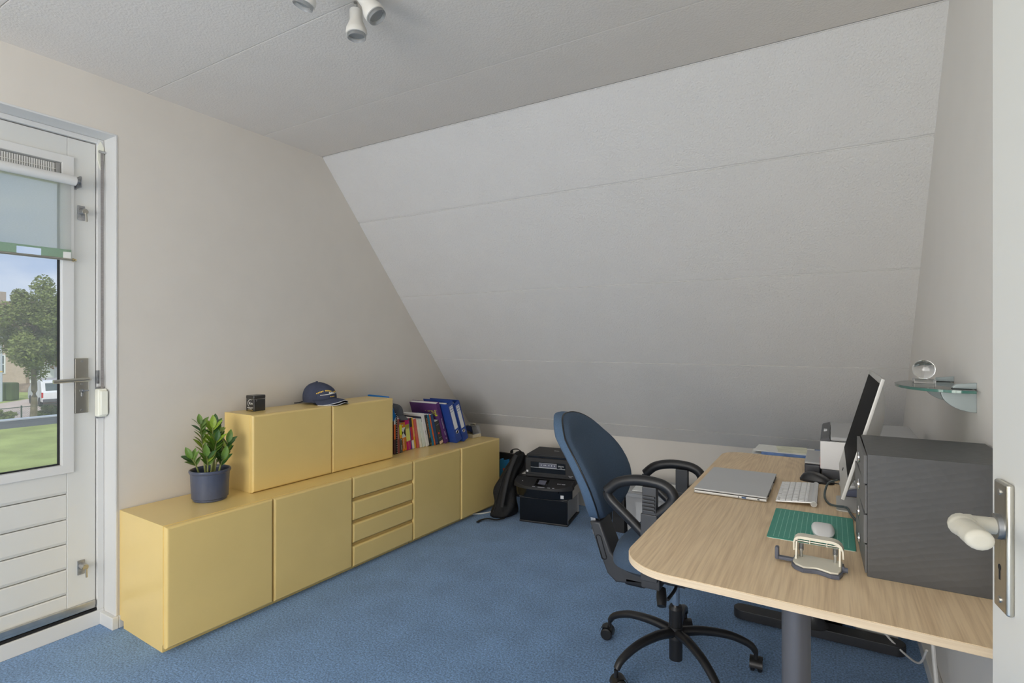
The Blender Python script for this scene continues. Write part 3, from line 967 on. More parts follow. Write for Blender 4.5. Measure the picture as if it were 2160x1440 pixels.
mat('bag_black', S(21, 21, 22, .8), .75, var=.25, vscale=18, bump=.6, bscale=26, bdist=.012)
mat('bag_strap', S(22, 22, 23, .9), .6, var=.1, bump=.3, bscale=400, bdist=.001)
rk = thing('rucksack', 'slumped black rucksack leaning between sideboard and printers', 'bag', (-2.075, 3.40, 0), R(8))
def bag(u, v):
    a = 2 * PI * u
    z = .475 * v
    w = .092 * (1 - .58 * v ** 1.2) * (1 if v < .93 else math.sqrt(max(0, 1 - ((v - .93) / .07) ** 2)))
    dp = .085 * (1 - .5 * v) * (1 if v < .93 else math.sqrt(max(0, 1 - ((v - .93) / .07) ** 2)))
    k = 1 if v > .05 else .72 + .28 * math.sqrt(v / .05)
    wob = 1 + .10 * math.sin(3 * a + 7 * v) + .07 * math.sin(5 * a - 11 * v) + .05 * math.sin(2 * a + 17 * v)
    cx = -.02 + .115 * v ** 1.3 + .014 * math.sin(9 * v)
    return Vector((cx + w * k * wob * math.copysign(abs(math.cos(a)) ** .75, math.cos(a)), dp * k * wob * math.copysign(abs(math.sin(a)) ** .75, math.sin(a)) + .06 * v, z + .001))
g = G().grid(48, 36, bag, wrap_u=True)
obj('bag_body', g.weld(.0008), 'bag_black', rk, 80)
obj('zip_line', G().tube([bag(.70, .10 + .82 * i / 20) * 1.0 + Vector((0, -.004, 0)) for i in range(21)], .0035, 6), 'bag_strap', rk)
obj('carry_handle', G().tube(bez([(.05, .03, .462), (.06, .02, .487), (.10, .03, .492), (.125, .05, .468)], 6), .007, 8, sx=1.5, sy=.5), 'bag_strap', rk)
obj('strap', G().tube(bez([(.05, -.10, .02), (.0, -.13, .012), (-.06, -.14, .016), (-.10, -.175, .012), (-.11, -.215, .006)], 6), .012, 8, sx=1.0, sy=.25), 'bag_strap', rk)
obj('strap', G().tube(bez([(.105, -.015, .46), (.075, -.06, .36), (.05, -.09, .24), (.03, -.11, .10)], 6), .015, 8, sx=1.0, sy=.25, up=(0, 1, .3)), 'bag_strap', rk)

# storage drawer
mat('black_plastic', S(34, 34, 37, 1.0), .42, var=.08, vscale=9)
mat('black_gloss', S(16, 16, 18, .9), .12, var=.05, coat=.3)
mat('black_matt', S(40, 40, 42, 1.05), .6, var=.06, vscale=9, bump=.1, bscale=500)
glassy('frosted', (.75, .76, .78), .12, .3, S(205, 207, 210, 1.8))
mat('printer_text', S(190, 192, 196, 1.6), .4)
PA = R(9.5)
PX, PYY = -1.745, 3.392
sd = thing('storage_unit', 'black fronted plastic storage drawer under the two black printers', 'storage box', (PX, PYY, 0), PA)
obj('front', G().box(-.175, .175, -.004, .012, .012, .178, .006, 3), 'black_gloss', sd)
obj('drawer_tub', G().box(-.165, .165, .012, .31, .018, .165, .006), 'frosted', sd)
obj('top_rim', G().box(-.178, .178, -.012, .335, .176, .190, .005), 'black_plastic', sd)
obj('base_rim', G().box(-.178, .178, -.004, .335, 0, .014, .004), 'black_plastic', sd)
obj('corner_post', G().box(.160, .175, .008, .024, .012, .178, .004), 'frosted', sd)
obj('corner_post', G().box(.160, .175, .31, .33, .012, .178, .004), 'frosted', sd)

p1 = thing('inkjet_printer', 'wide black printer with curved front and small screen, lower of the stacked pair', 'printer', (PX - .002, PYY - .012, .190), PA)
front = []
for i in range(25):
    t = -1 + 2 * i / 24
    front.append((.215 * t, -.052 + .062 * abs(t) ** 3.4))
low = [(p[0] * .985, p[1] + .012) for p in front]
obj('lower_body', G().prism(low + [(.212, .33), (-.212, .33)], 0, .075, .006), 'black_gloss', p1)
obj('rear_body', G().box(-.215, .215, .060, .335, .078, .118, .004), 'black_matt', p1)
wb = bmesh.new()
deck = [(p[0], p[1]) for p in front] + [(.215, .062), (-.215, .062)]
slope_z = lambda y: .076 + (y + .055) / .117 * .042
lo_ = [wb.verts.new((q[0], q[1], .062)) for q in deck]
hi_ = [wb.verts.new((q[0] * .985, q[1] + .003, slope_z(q[1]))) for q in deck]
wb.faces.new(lo_[::-1])
wb.faces.new(hi_)
for i in range(len(deck)):
    j = (i + 1) % len(deck)
    wb.faces.new((lo_[i], lo_[j], hi_[j], hi_[i]))
bmesh.ops.recalc_face_normals(wb, faces=wb.faces)
obj('control_deck', G().add(wb), 'black_matt', p1, 30)
TS = Matrix.Translation((0, 0, slope_z(0) + .0006)) @ Matrix.Rotation(math.atan(.042 / .117), 4, 'X')
scr = obj('screen_bezel', G().box(-.050, .040, -.030, .050, .0, .0012, M=TS), 'black_gloss', p1, 0)
mat('screen_grey', S(100, 102, 116, 1.3), .25)
obj('screen', G().box(-.030, .024, -.014, .036, .0012, .0018, M=TS), 'screen_grey', scr, 0)
obj('output_slot', G().box(-.10, .13, -.049, -.03, .050, .0625), 'black_gloss', p1, 0)
obj('slot_marks', G().box(-.06, -.04, -.046, -.043, .0002, .0012, M=TS).box(-.02, .03, -.048, -.045, .0002, .0012, M=TS).box(.05, .07, -.047, -.044, .0002, .0012, M=TS).box(.085, .10, -.046, -.043, .0002, .0012, M=TS), 'printer_text', p1, 0)
tx = text('lettering', 'ENVY 4520', .012, 'printer_text', p1, TS @ Vector((.135, .010, .0006)), (math.atan(.042 / .117), 0, 0))
obj('power_dot', G().box(-.152, -.147, .008, .013, .0, .001, M=TS), 'printer_text', p1, 0)
obj('sticker', G().box(.140, .162, -.0270, -.0256, .012, .034), 'printer_text', p1, 0)

p2 = thing('inkjet_printer', 'boxy black printer with raised scanner lid on top of the other printer', 'printer', (PX + .026, PYY + .060, .3092), PA)
obj('case', G().box(-.190, .190, 0, .28, 0, .140, .010, 3), 'black_matt', p2)
obj('scanner_lid', G().box(-.178, .190, -.006, .285, .150, .164, .005, 3), 'black_matt', p2)
obj('lid_gap', G().box(-.168, .18, .006, .275, .138, .152), 'black_gloss', p2, 0)
pan = obj('front_panel', G().box(-.148, .110, -.0025, .002, .036, .112, .001), 'black_gloss', p2)
obj('button_bar', G().box(-.083, .046, -.0042, -.002, .076, .104, .002), 'screen_grey', pan)
obj('button_frame', G().tube([(-.084, -.0044, .075), (.047, -.0044, .075), (.047, -.0044, .105), (-.084, -.0044, .105)], .0009, 6, closed=True, up=(0, 1, 0)), 'printer_text', pan)
obj('silver_line', G().box(-.146, .108, -.0045, -.002, .0705, .0735), 'steel', pan, 0)
g = G()
for i, x in enumerate((-.066, -.046, -.034, -.010, .010, .032)):
    g.box(x - .0028, x + .0028, -.0048, -.004, .088, .094)
obj('button_icon', g, 'printer_text', pan, 0)
text('lettering', 'EPSON', .014, 'printer_text', pan, (.078, -.0028, .090), FACE_NEG_Y)
text('lettering', 'XP-342', .006, 'printer_text', pan, (.078, -.0028, .080), FACE_NEG_Y)
text('lettering', 'EPSON', .012, 'printer_text', p2, (.0, .16, .1643), (0, 0, 0))
obj('wireless_badge', G().box(-.180, -.166, -.0008, .0004, .034, .048, .001), 'printer_text', p2)
text('lettering', 'Expression', .007, 'printer_text', p2, (.148, -.0004, .028), FACE_NEG_Y)
text('lettering', 'Home', .007, 'printer_text', p2, (.148, -.0004, .020), FACE_NEG_Y)
obj('paper_sheet', G().box(-.235, -.19, .06, .20, .001, .002), 'paper', p2, 0)
obj('tray_groove', G().box(-.19, -.06, -.0006, .002, .022, .0235).box(.03, .19, -.0006, .002, .0180, .0195), 'black_gloss', p2, 0)
# ------------------------------------------------------------------ roller blind and shutter strap at the balcony door
def fabric(name, col, thru, weave=0.0):
    """Woven cloth: light shines through the yarn and through the open weave."""
    m = bpy.data.materials.new(name)
    m.use_nodes = True
    n, l = m.node_tree.nodes, m.node_tree.links
    n.clear()
    out = n.new('ShaderNodeOutputMaterial')
    t = n.new('ShaderNodeTexCoord')
    mp_ = n.new('ShaderNodeMapping')
    mp_.inputs['Scale'].default_value = (1, 60, 300)
    l.new(t.outputs['Object'], mp_.inputs['Vector'])
    no = n.new('ShaderNodeTexNoise')
    no.inputs['Scale'].default_value = 2.5
    l.new(mp_.outputs['Vector'], no.inputs['Vector'])
    rp = n.new('ShaderNodeValToRGB')
    rp.color_ramp.elements[0].color = (*[c * .86 for c in col], 1)
    rp.color_ramp.elements[1].color = (*[min(.95, c * 1.1) for c in col], 1)
    l.new(no.outputs['Fac'], rp.inputs['Fac'])
    df = n.new('ShaderNodeBsdfDiffuse')
    tl = n.new('ShaderNodeBsdfTranslucent')
    l.new(rp.outputs['Color'], df.inputs['Color'])
    l.new(rp.outputs['Color'], tl.inputs['Color'])
    mx = n.new('ShaderNodeMixShader')
    mx.inputs['Fac'].default_value = thru
    l.new(df.outputs['BSDF'], mx.inputs[1])
    l.new(tl.outputs['BSDF'], mx.inputs[2])
    tp = n.new('ShaderNodeBsdfTransparent')
    m2_ = n.new('ShaderNodeMixShader')
    m2_.inputs['Fac'].default_value = weave
    l.new(mx.outputs['Shader'], m2_.inputs[1])
    l.new(tp.outputs['BSDF'], m2_.inputs[2])
    l.new(m2_.outputs['Shader'], out.inputs['Surface'])
    MATS[name] = m
fabric('blind_fabric', (.93, .96, .93), .97, .26)
fabric('blind_hem', (.62, .76, .62), .8, .12)
mat('clear_plastic', S(200, 202, 196, 1.6), .3)
rb = thing('roller_blind', 'pale green roller blind half lowered over the balcony door glass', 'blind', (-2.822, .66, 1.632))
obj('roller_tube', G().cyl((0, -.40, .342), (0, .405, .342), .020, n=24), 'white_gloss', rb)
obj('fabric', G().grid(12, 10, lambda u, v: Vector((-.0193 + .0004 * math.sin(40 * u), -.395 + .792 * u, .040 + .310 * v))), 'blind_fabric', rb, 60)
obj('hem', G().box(-.0202, -.0184, -.395, .213, .002, .044), 'blind_hem', rb, 0)
obj('hem', G().box(-.0202, -.0184, .293, .397, .002, .044), 'blind_hem', rb, 0)
obj('hem_slot', G().box(-.0198, -.0188, .213, .293, .036, .044), 'blind_hem', rb, 0)
obj('bottom_bar', G().cyl((-.019, -.398, .002), (-.019, .40, .002), .0055, n=12), 'steel_warm', rb)
obj('end_tab', G().box(-.0215, -.0172, .368, .396, .002, .034, .0015), 'clear_plastic', rb)
obj('end_knob', G().lathe([(0, 0), (.007, .002), (.008, .008), (.004, .012), (.006, .016), (0, .019)], 14, Matrix.Translation((-.019, .398, .002)) @ Matrix.Rotation(-PI / 2, 4, 'X')), 'brass', rb)
obj('bracket', G().box(-.05, .012, .420, .424, .318, .366, .004).cyl((0, .405, .342), (0, .420, .342), .010, n=14).box(-.05, -.046, .400, .428, .315, .370, .002), 'zinc', rb)

mat('strap_grey', S(122, 118, 116, 1.5), .9, var=.15, vscale=60, stretch=(1, 1, 6))
mat('ivory_plastic', S(196, 194, 180, 1.75), .4, var=.03)
st = thing('shutter_strap', 'grey shutter strap with ivory winder box beside the balcony door', 'strap winder', (-2.836, 1.176, 1.02))
obj('guide_plate', G().prism([(-.012, .0), (.0, -.045), (.012, 0), (.012, .06), (0, .085), (-.012, .06)], -.006, 0, .001, M=Matrix.Translation((-.016, -.004, 1.08)) @ YZ), 'ivory_plastic', st)
obj('guide_roller', G().cyl((-.006, -.016, 1.115), (-.006, .008, 1.115), .006, n=12), 'steel', st)
obj('strap', G().box(-.0065, -.0050, -.009, .002, .05, 1.11), 'strap_grey', st, 0)
obj('winder_box', G().box(-.020, .018, -.028, .008, -.078, .048, .007, 3), 'ivory_plastic', st)
obj('winder_cover', G().box(.0175, .034, -.025, .005, -.070, .040, .006, 3), 'ivory_plastic', st)
obj('mount_tab', G().box(-.021, -.012, -.024, .004, -.086, -.076).box(-.021, -.012, -.024, .004, .046, .056), 'zinc', st, 0)

# ------------------------------------------------------------------ desk
def wood(name, col, dark, edge=False):
    """Oak: slow growth lines drawn out along y plus fine pores."""
    m = bpy.data.materials.new(name)
    m.use_nodes = True
    n, l = m.node_tree.nodes, m.node_tree.links
    b = n['Principled BSDF']
    t = n.new('ShaderNodeTexCoord')
    def noise(sc, detail, rough=.5):
        mp_ = n.new('ShaderNodeMapping')
        mp_.inputs['Scale'].default_value = sc
        l.new(t.outputs['Object'], mp_.inputs['Vector'])
        no_ = n.new('ShaderNodeTexNoise')
        no_.inputs['Scale'].default_value = 1.0
        no_.inputs['Detail'].default_value = detail
        no_.inputs['Roughness'].default_value = rough
        l.new(mp_.outputs['Vector'], no_.inputs['Vector'])
        return no_
    def math_(op, a_, b_=None):
        k_ = n.new('ShaderNodeMath')
        k_.operation = op
        if isinstance(a_, (int, float)):
            k_.inputs[0].default_value = a_
        else:
            l.new(a_, k_.inputs[0])
        if b_ is not None:
            if isinstance(b_, (int, float)):
                k_.inputs[1].default_value = b_
            else:
                l.new(b_, k_.inputs[1])
        return k_.outputs[0]
    big = noise((5.5, .55, 5.5) if not edge else (.8, .8, 60), 1.0)
    ring = math_('ADD', math_('MULTIPLY', math_('SINE', math_('MULTIPLY', big.outputs['Fac'], 170.0 if not edge else 30.0)), .5), .5)
    fine = noise((260, 7, 260) if not edge else (5, 5, 420), 2, .5)
    mid = noise((40, 1.2, 40) if not edge else (3, 3, 90), 2)
    v = math_('ADD', math_('ADD', math_('MULTIPLY', ring, .13 if not edge else .0), math_('MULTIPLY', fine.outputs['Fac'], .62)), math_('MULTIPLY', mid.outputs['Fac'], .34))
    rp = n.new('ShaderNodeValToRGB')
    rp.color_ramp.elements[0].position = .32
    rp.color_ramp.elements[0].color = (*dark, 1)
    rp.color_ramp.elements[1].position = .68
    rp.color_ramp.elements[1].color = (*col, 1)
    l.new(v, rp.inputs['Fac'])
    l.new(rp.outputs['Color'], b.inputs['Base Color'])
    b.inputs['Roughness'].default_value = .48
    bp = n.new('ShaderNodeBump')
    bp.inputs['Strength'].default_value = .12
    bp.inputs['Distance'].default_value = .0006
    l.new(fine.outputs['Fac'], bp.inputs['Height'])
    l.new(bp.outputs['Normal'], b.inputs['Normal'])
    MATS[name] = m
wood('oak_veneer', S(200, 177, 145, 1.62), S(182, 157, 124, 1.52))
wood('oak_edge', S(206, 189, 164, 1.5), S(186, 166, 138, 1.45), True)
mat('desk_dark', S(46, 47, 50, 1.15), .45, var=.06, vscale=12)
mat('desk_grey', S(92, 92, 96, 1.3), .38, .35, var=.04)
ZD = .74
dk = thing('desk', 'oak veneered desk with rounded corners and dark pedestal feet', 'desk', (-.06, 2.035, 0))
def top_outline(off=0.0):
    pts = []
    x0, x1, y0, y1 = -.397, .398, -.786, .812
    r1 = .135
    # near edge runs slightly askew
    for i in range(13):
        t = i / 12
        pts.append((x1 - t * (x1 - x0 - r1), y0 + .016 * t))
    for i in range(1, 13):
        a = -PI / 2 - i * PI / 2 / 12
        pts.append((x0 + r1 + r1 * math.cos(a), y0 + .016 + r1 + r1 * math.sin(a)))
    for i in range(1, 13):
        a = PI - i * PI / 2 / 12
        pts.append((x0 + .09 + .09 * math.cos(a), y1 - .09 + .09 * math.sin(a)))
    pts.append((x1, y1 - .004))
    return pts[::-1]
to = top_outline()
obj('desk_top', G().prism(to, ZD - .0178, ZD, .0012, 2), 'oak_veneer', dk)
def offset(poly, d):
    out = []
    k = len(poly)
    for i in range(k):
        p, a, b_ = Vector(poly[i]), Vector(poly[i - 1]), Vector(poly[(i + 1) % k])
        e1, e2 = (p - a).normalized(), (b_ - p).normalized()
        n1, n2 = Vector((-e1.y, e1.x)), Vector((-e2.y, e2.x))
        nn = (n1 + n2)
        nn.normalize()
        out.append(tuple(p + nn * d / max(.35, nn.dot(n1))))
    return out
eo = offset(to, -.0012)
g = G()
b = bmesh.new()
V = [[b.verts.new((q[0], q[1], z)) for q in poly] for poly, z in ((to, ZD - .0010), (eo, ZD - .0018), (eo, ZD - .0172), (to, ZD - .0180))]
for A, B in zip(V, V[1:]):
    for i in range(len(to)):
        b.faces.new((A[i], A[(i + 1) % len(to)], B[(i + 1) % len(to)], B[i]))
bmesh.ops.recalc_face_normals(b, faces=b.faces)
obj('edge_band', g.add(b), 'oak_edge', dk)
for yc, m_ in ((-.650, 'desk_grey'), (.681, 'desk_dark')):
    obj('column', G().cyl((-.010, yc, .05), (-.010, yc, ZD - .045), .0295, n=36), m_, dk)
    obj('top_plate', G().box(-.14, .12, yc - .05, yc + .05, ZD - .045, ZD - .0182, .003), 'desk_dark', dk)
    ft = obj('foot', G().prism(rounded_rect(-.335, .320, yc - .040, yc + .040, .0395, 8), .006, .048, .004, 2), 'desk_dark', dk)
    obj('foot_collar', G().lathe([(.062, .046), (.056, .050), (.036, .075), (.031, .105), (.0298, .125)], 28, Matrix.Translation((-.010, yc, 0))), 'desk_dark', ft)
    obj('foot_pad', G().cyl((-.30, yc, 0), (-.30, yc, .008), .018, n=14).cyl((.28, yc, 0), (.28, yc, .008), .018, n=14), 'black_plastic', ft)
obj('cross_beam', G().box(-.03, .03, -.64, .68, ZD - .072, ZD - .032, .004), 'desk_dark', dk)
obj('cable_tray', G().box(.08, .22, -.50, .50, ZD - .14, ZD - .132, .002).box(.08, .083, -.50, .50, ZD - .14, ZD - .026).box(.217, .22, -.50, .50, ZD - .14, ZD - .026), 'desk_dark', dk)

# ------------------------------------------------------------------ laptop
mat('laptop_grey', S(160, 161, 162, 1.75), .45, .1, var=.02)
mat('laptop_silver', S(172, 172, 170, 1.6), .35, .3, var=.02)
lp = thing('laptop', 'closed grey laptop lying on the near left of the desk', 'laptop', (-.302, 2.185, ZD))
obj('base', G().box(-.122, .114, -.188, .186, .002, .0118, .003, 3), 'laptop_silver', lp)
obj('lid', G().box(-.122, .114, -.188, .186, .0134, .0195, .0022, 2), 'laptop_grey', lp)
obj('lid_gap', G().box(-.119, .110, -.1865, .183, .0112, .0138), 'dark_gap', lp, 0)
obj('bottom_cover', G().box(-.115, .105, -.178, .178, .0, .003), 'black_plastic', lp, 0)
obj('usb_port', G().box(.036, .050, -.1888, -.187, .0048, .0098), cmat((50, 78, 120)), lp, 0)
obj('audio_port', G().cyl((.026, -.1886, .0075), (.026, -.187, .0075), .0022, n=10).box(.085, .092, -.1888, -.187, .0055, .0085), 'print_black', lp, 0)
obj('hinge', G().cyl((.113, -.15, .0130), (.113, -.06, .0130), .0035, n=10), 'black_plastic', lp)
obj('hinge', G().cyl((.113, .06, .0130), (.113, .15, .0130), .0035, n=10), 'black_plastic', lp)

# ------------------------------------------------------------------ keyboard, mat, mice
mat('alu', S(186, 186, 186, 1.6), .35, .5, var=.02)
mat('key_white', S(206, 206, 206, 1.7), .5, var=.01)
kbd = thing('keyboard', 'slim aluminium wireless keyboard with white keys on the desk', 'keyboard', (-.101, 2.160, ZD))
tilt = Matrix.Rotation(R(-5.2), 4, 'Y') @ Matrix.Translation((0, 0, .0015))
obj('deck', G().box(-.062, .060, -.141, .141, .006, .0115, .002, 2, M=tilt), 'alu', kbd)
obj('battery_tube', G().cyl((.050, -.141, .0108), (.050, .141, .0108), .0095, n=24), 'alu', kbd)
obj('tube_cap', G().cyl((.050, -.1425, .0108), (.050, -.1405, .0108), .0080, n=20), 'steel', kbd)
kme = G().box(-.0082, .0082, -.0082, .0082, 0, .0025, .0012, 2).mesh('key', 'key_white')
def key(x, y, sx=1, sy=1):
    o = obj('key', kme, None, kbd)
    o.matrix_basis = tilt @ Matrix.Translation((x, y, .0112)) @ Matrix.Diagonal((sx, sy, 1, 1))
rows = [(.030, .55), (.0155, 1), (-.0035, 1), (-.0225, 1), (-.0405, 1)]
for (x, sx) in rows:
    n_ = 14 if x > 0 else 13
    pitch = .272 / n_
    for i in range(n_):
        wide = 1
        key(x, .136 - pitch * (i + .5), sx, pitch / .019)
for (y, w) in ((.124, 1.3), (.101, 1), (.080, 1), (.057, 1.2), (-.001, 4.6), (-.060, 1.1), (-.082, 1)):
    key(-.0545, y, .75, w)
key(-.0575, -.104, .36, .9)
key(-.0575, -.124, .36, .9)

def mat_green():
    m = mat('cutting_mat', S(62, 128, 112, 1.65), .65, var=.06, vscale=20)
    n, l = m.node_tree.nodes, m.node_tree.links
    b = n['Principled BSDF']
    src = b.inputs['Base Color'].links[0].from_socket
    t = n.new('ShaderNodeTexCoord')
    sp = n.new('ShaderNodeSeparateXYZ')
    l.new(t.outputs['Object'], sp.inputs[0])
    masks = []
    for ax, per, wd in (('X', .0127, .045), ('Y', .0085, .055)):
        a = n.new('ShaderNodeMath'); a.operation = 'DIVIDE'; a.inputs[1].default_value = per
        l.new(sp.outputs[ax], a.inputs[0])
        f = n.new('ShaderNodeMath'); f.operation = 'FRACT'
        l.new(a.outputs[0], f.inputs[0])
        s_ = n.new('ShaderNodeMath'); s_.operation = 'SUBTRACT'; s_.inputs[1].default_value = .5
        l.new(f.outputs[0], s_.inputs[0])
        ab = n.new('ShaderNodeMath'); ab.operation = 'ABSOLUTE'
        l.new(s_.outputs[0], ab.inputs[0])
        c = n.new('ShaderNodeMath'); c.operation = 'GREATER_THAN'; c.inputs[1].default_value = .5 - wd
        l.new(ab.outputs[0], c.inputs[0])
        k_ = n.new('ShaderNodeMath'); k_.operation = 'MULTIPLY'; k_.inputs[1].default_value = .62 if ax == 'X' else .3
        l.new(c.outputs[0], k_.inputs[0])
        masks.append(k_)
    mxm = n.new('ShaderNodeMath'); mxm.operation = 'MAXIMUM'
    l.new(masks[0].outputs[0], mxm.inputs[0]); l.new(masks[1].outputs[0], mxm.inputs[1])
    inside = None
    for ax, lim in (('X', .096), ('Y', .137)):
        ab = n.new('ShaderNodeMath'); ab.operation = 'ABSOLUTE'
        l.new(sp.outputs[ax], ab.inputs[0])
        c = n.new('ShaderNodeMath'); c.operation = 'LESS_THAN'; c.inputs[1].default_value = lim
        l.new(ab.outputs[0], c.inputs[0])
        mu = n.new('ShaderNodeMath'); mu.operation = 'MULTIPLY'
        l.new((inside or mxm).outputs[0], mu.inputs[0]); l.new(c.outputs[0], mu.inputs[1])
        inside = mu
    mx = n.new('ShaderNodeMixRGB')
    l.new(inside.outputs[0], mx.inputs['Fac'])
    l.new(src, mx.inputs['Color1'])
    mx.inputs['Color2'].default_value = (*S(150, 196, 182, 1.6), 1)
    l.new(mx.outputs['Color'], b.inputs['Base Color'])
mat_green()
cm = tag(obj('cutting_mat', G().prism(rounded_rect(-.105, .105, -.148, .148, .006, 4), 0, .0028, .0006, 1), 'cutting_mat', None, 35, (-.051, 1.797, ZD)), 'green cutting mat with pale grid lines on the desk', 'cutting mat')
obj('underlay', G().prism(rounded_rect(-.1046, .1046, -.1486, .1476, .006, 4), 0, .0010, 0), 'print_white', cm, 0)

mat('mouse_white', S(206, 203, 206, 1.65), .3, var=.01, coat=.2)
ms = thing('computer_mouse', 'flat white wireless mouse on the green cutting mat', 'mouse', (-.022, 1.762, ZD + .003), R(3))
def mouse_top(u, v):
    a = 2 * PI * u
    ex = .58
    cx, sy = math.cos(a), math.sin(a)
    x = .0285 * math.copysign(abs(cx) ** ex, cx) * v
    y = .056 * math.copysign(abs(sy) ** .78, sy) * v
    return Vector((x, y, .004 + .0185 * (1 - (y / .0585) ** 2) ** .8 * (1 - .22 * (x / .0285) ** 4) * (1 - v ** 10 * .55)))
obj('shell', G().grid(48, 12, mouse_top, wrap_u=True).weld(1e-5), 'mouse_white', ms, 80)
obj('base', G().prism([tuple(mouse_top(i / 48, 1).xy * .93) for i in range(48)], 0, .0060, .001), 'alu', ms)

mat('mouse_black', S(38, 38, 41, 1.05), .35, var=.05)
mb = thing('computer_mouse', 'large black wired mouse behind the keyboard', 'mouse', (-.050, 2.395, ZD), R(-14))
def m2(u, v):
    a = 2 * PI * u
    c, s_ = math.cos(a), math.sin(a)
    x = (.060 * c) * v
    y = (.032 * s_) * v * (1 + .12 * math.cos(2 * a))
    t = (x + .06) / .12
    z = .036 * (math.sin(PI * min(1, t * .62 + .30)) ** 1.1) * (1 - v ** 6 * .78)
    return Vector((x, y, max(z, .002)))
obj('shell', G().grid(40, 12, m2, wrap_u=True).weld(1e-5), 'mouse_black', mb, 80)
obj('base', G().prism([tuple(m2(i / 40, 1).xy) for i in range(40)], 0, .009, .001), 'black_plastic', mb)
obj('cable', G().tube(bez([(.055, 0, .006), (.085, .01, .004), (.12, .05, .003), (.15, .10, .003)], 6), .002, 6), 'black_plastic', mb)

# ------------------------------------------------------------------ hole punch
mat('punch_cream', S(188, 184, 170, 1.65), .4, .15, var=.02)
mat('punch_slate', S(84, 88, 100, 1.35), .5, var=.05)
hp = thing('hole_punch', 'cream two-hole punch with slate base at the front of the desk', 'hole punch', (-.030, 1.478, ZD), R(-2))
base = [(-.052, .045), (-.054, -.012), (-.046, -.030), (-.028, -.043), (-.012, -.038), (0, -.034), (.012, -.038), (.030, -.047), (.046, -.043), (.052, -.018), (.053, .045)]
obj('base_tray', G().prism(base[::-1], 0, .009, .0015, M=Matrix.Identity(4)), 'punch_slate', hp)
obj('base_plate', G().prism([(p[0] * .95, p[1] * .93 + .002) for p in base][::-1], .009, .014, .002), 'punch_cream', hp)
for s_ in (-1, 1):
    obj('side_frame', G().prism([(.002, .012), (.040, .012), (.038, .050), (.018, .052)], .0455 * s_ - .002, .0455 * s_ + .002, .0005, M=YZ), 'punch_cream', hp)
    obj('punch_pin', G().cyl((.036 * s_, .026, .014), (.036 * s_, .026, .047), .0035, n=12).cyl((.036 * s_, .026, .030), (.036 * s_, .026, .034), .0055, n=12), 'steel', hp)
    obj('spring', G().tube([(.036 * s_ + .005 * math.cos(t), .026 + .005 * math.sin(t), .034 + .013 * t / (12 * PI)) for t in [i * .5 for i in range(76)]], .0008, 5), 'zinc', hp)
outer = [(-.0525, .030), (-.053, .050), (-.050, .059), (-.044, .064), (-.036, .066), (.030, .066), (.042, .063), (.049, .057), (.053, .047), (.054, .028)]
inner = [(-.0495, .030), (-.0495, .050), (-.047, .055), (-.042, .0585), (-.036, .0595), (.030, .0595), (.040, .057), (.046, .052), (.0495, .045), (.0505, .028)]
b = bmesh.new()
ring4 = [[b.verts.new((q[0], y_, q[1])) for q in pts_] for (pts_, y_) in ((outer, .016), (outer, .044), (inner, .044), (inner, .016))]
for k_ in range(4):
    A_, B_ = ring4[k_], ring4[(k_ + 1) % 4]
    for i in range(len(outer) - 1):
        b.faces.new((A_[i], A_[i + 1], B_[i + 1], B_[i]))
b.faces.new([r_[0] for r_ in ring4])
b.faces.new([r_[-1] for r_ in ring4][::-1])
bmesh.ops.recalc_face_normals(b, faces=b.faces)
g = G().add(b)
obj('press_lever', g, 'punch_cream', hp)
obj('pivot_rod', G().cyl((-.050, .032, .050), (.050, .032, .050), .0022, n=10).cyl((-.050, .024, .053), (.050, .024, .053), .0018, n=10), 'steel_warm', hp)
obj('lever_rib', G().box(-.018, -.0165, .018, .040, .049, .0595).box(.018, .0195, .018, .040, .049, .0595), 'punch_cream', hp, 0)
obj('paper_guide', G().box(-.086, -.045, .003, .017, .004, .012, .002).box(-.092, -.083, .001, .019, .004, .034, .003), 'punch_slate', hp)
obj('guide_knob', G().cyl((.053, .0, .010), (.062, .0, .010), .006, n=12).box(.050, .055, -.006, .006, .004, .018, .001), 'punch_slate', hp)

# ------------------------------------------------------------------ drawer box
def scale_mat():
    m = mat('scaled_card', S(76, 76, 76, 1.3), .5, var=.05, vscale=12)
    n, l = m.node_tree.nodes, m.node_tree.links
    b = n['Principled BSDF']
    t = n.new('ShaderNodeTexCoord')
    mp_ = n.new('ShaderNodeMapping')
    mp_.inputs['Scale'].default_value = (1, 1, 1.5)
    mp_.inputs['Rotation'].default_value = (0, R(24), 0)
    l.new(t.outputs['Object'], mp_.inputs['Vector'])
    v = n.new('ShaderNodeTexVoronoi')
    v.feature = 'F1'
    v.inputs['Scale'].default_value = 48
    v.inputs['Randomness'].default_value = .25
    l.new(mp_.outputs['Vector'], v.inputs['Vector'])
    bp = n.new('ShaderNodeBump')
    bp.inputs['Strength'].default_value = .24
    bp.inputs['Distance'].default_value = .003
    l.new(v.outputs['Distance'], bp.inputs['Height'])
    l.new(bp.outputs['Normal'], b.inputs['Normal'])
scale_mat()
mat('card_grey', S(98, 98, 98, 1.3), .6, var=.05)
db = thing('drawer_box', 'charcoal cardboard drawer box with scale pattern on the desk', 'drawer box', (.067, 1.488, ZD))
BX, BYY, BZ = .268, .308, .281
obj('case', G().box(.003, BX, 0, .004, 0, BZ, .0012).box(.003, BX, BYY - .004, BYY, 0, BZ, .0012).box(.003, BX, .004, BYY - .004, 0, .004).box(.003, BX, .002, BYY - .002, BZ - .005, BZ, .0015).box(BX - .004, BX, .004, BYY - .004, .004, BZ - .004), 'scaled_card', db)
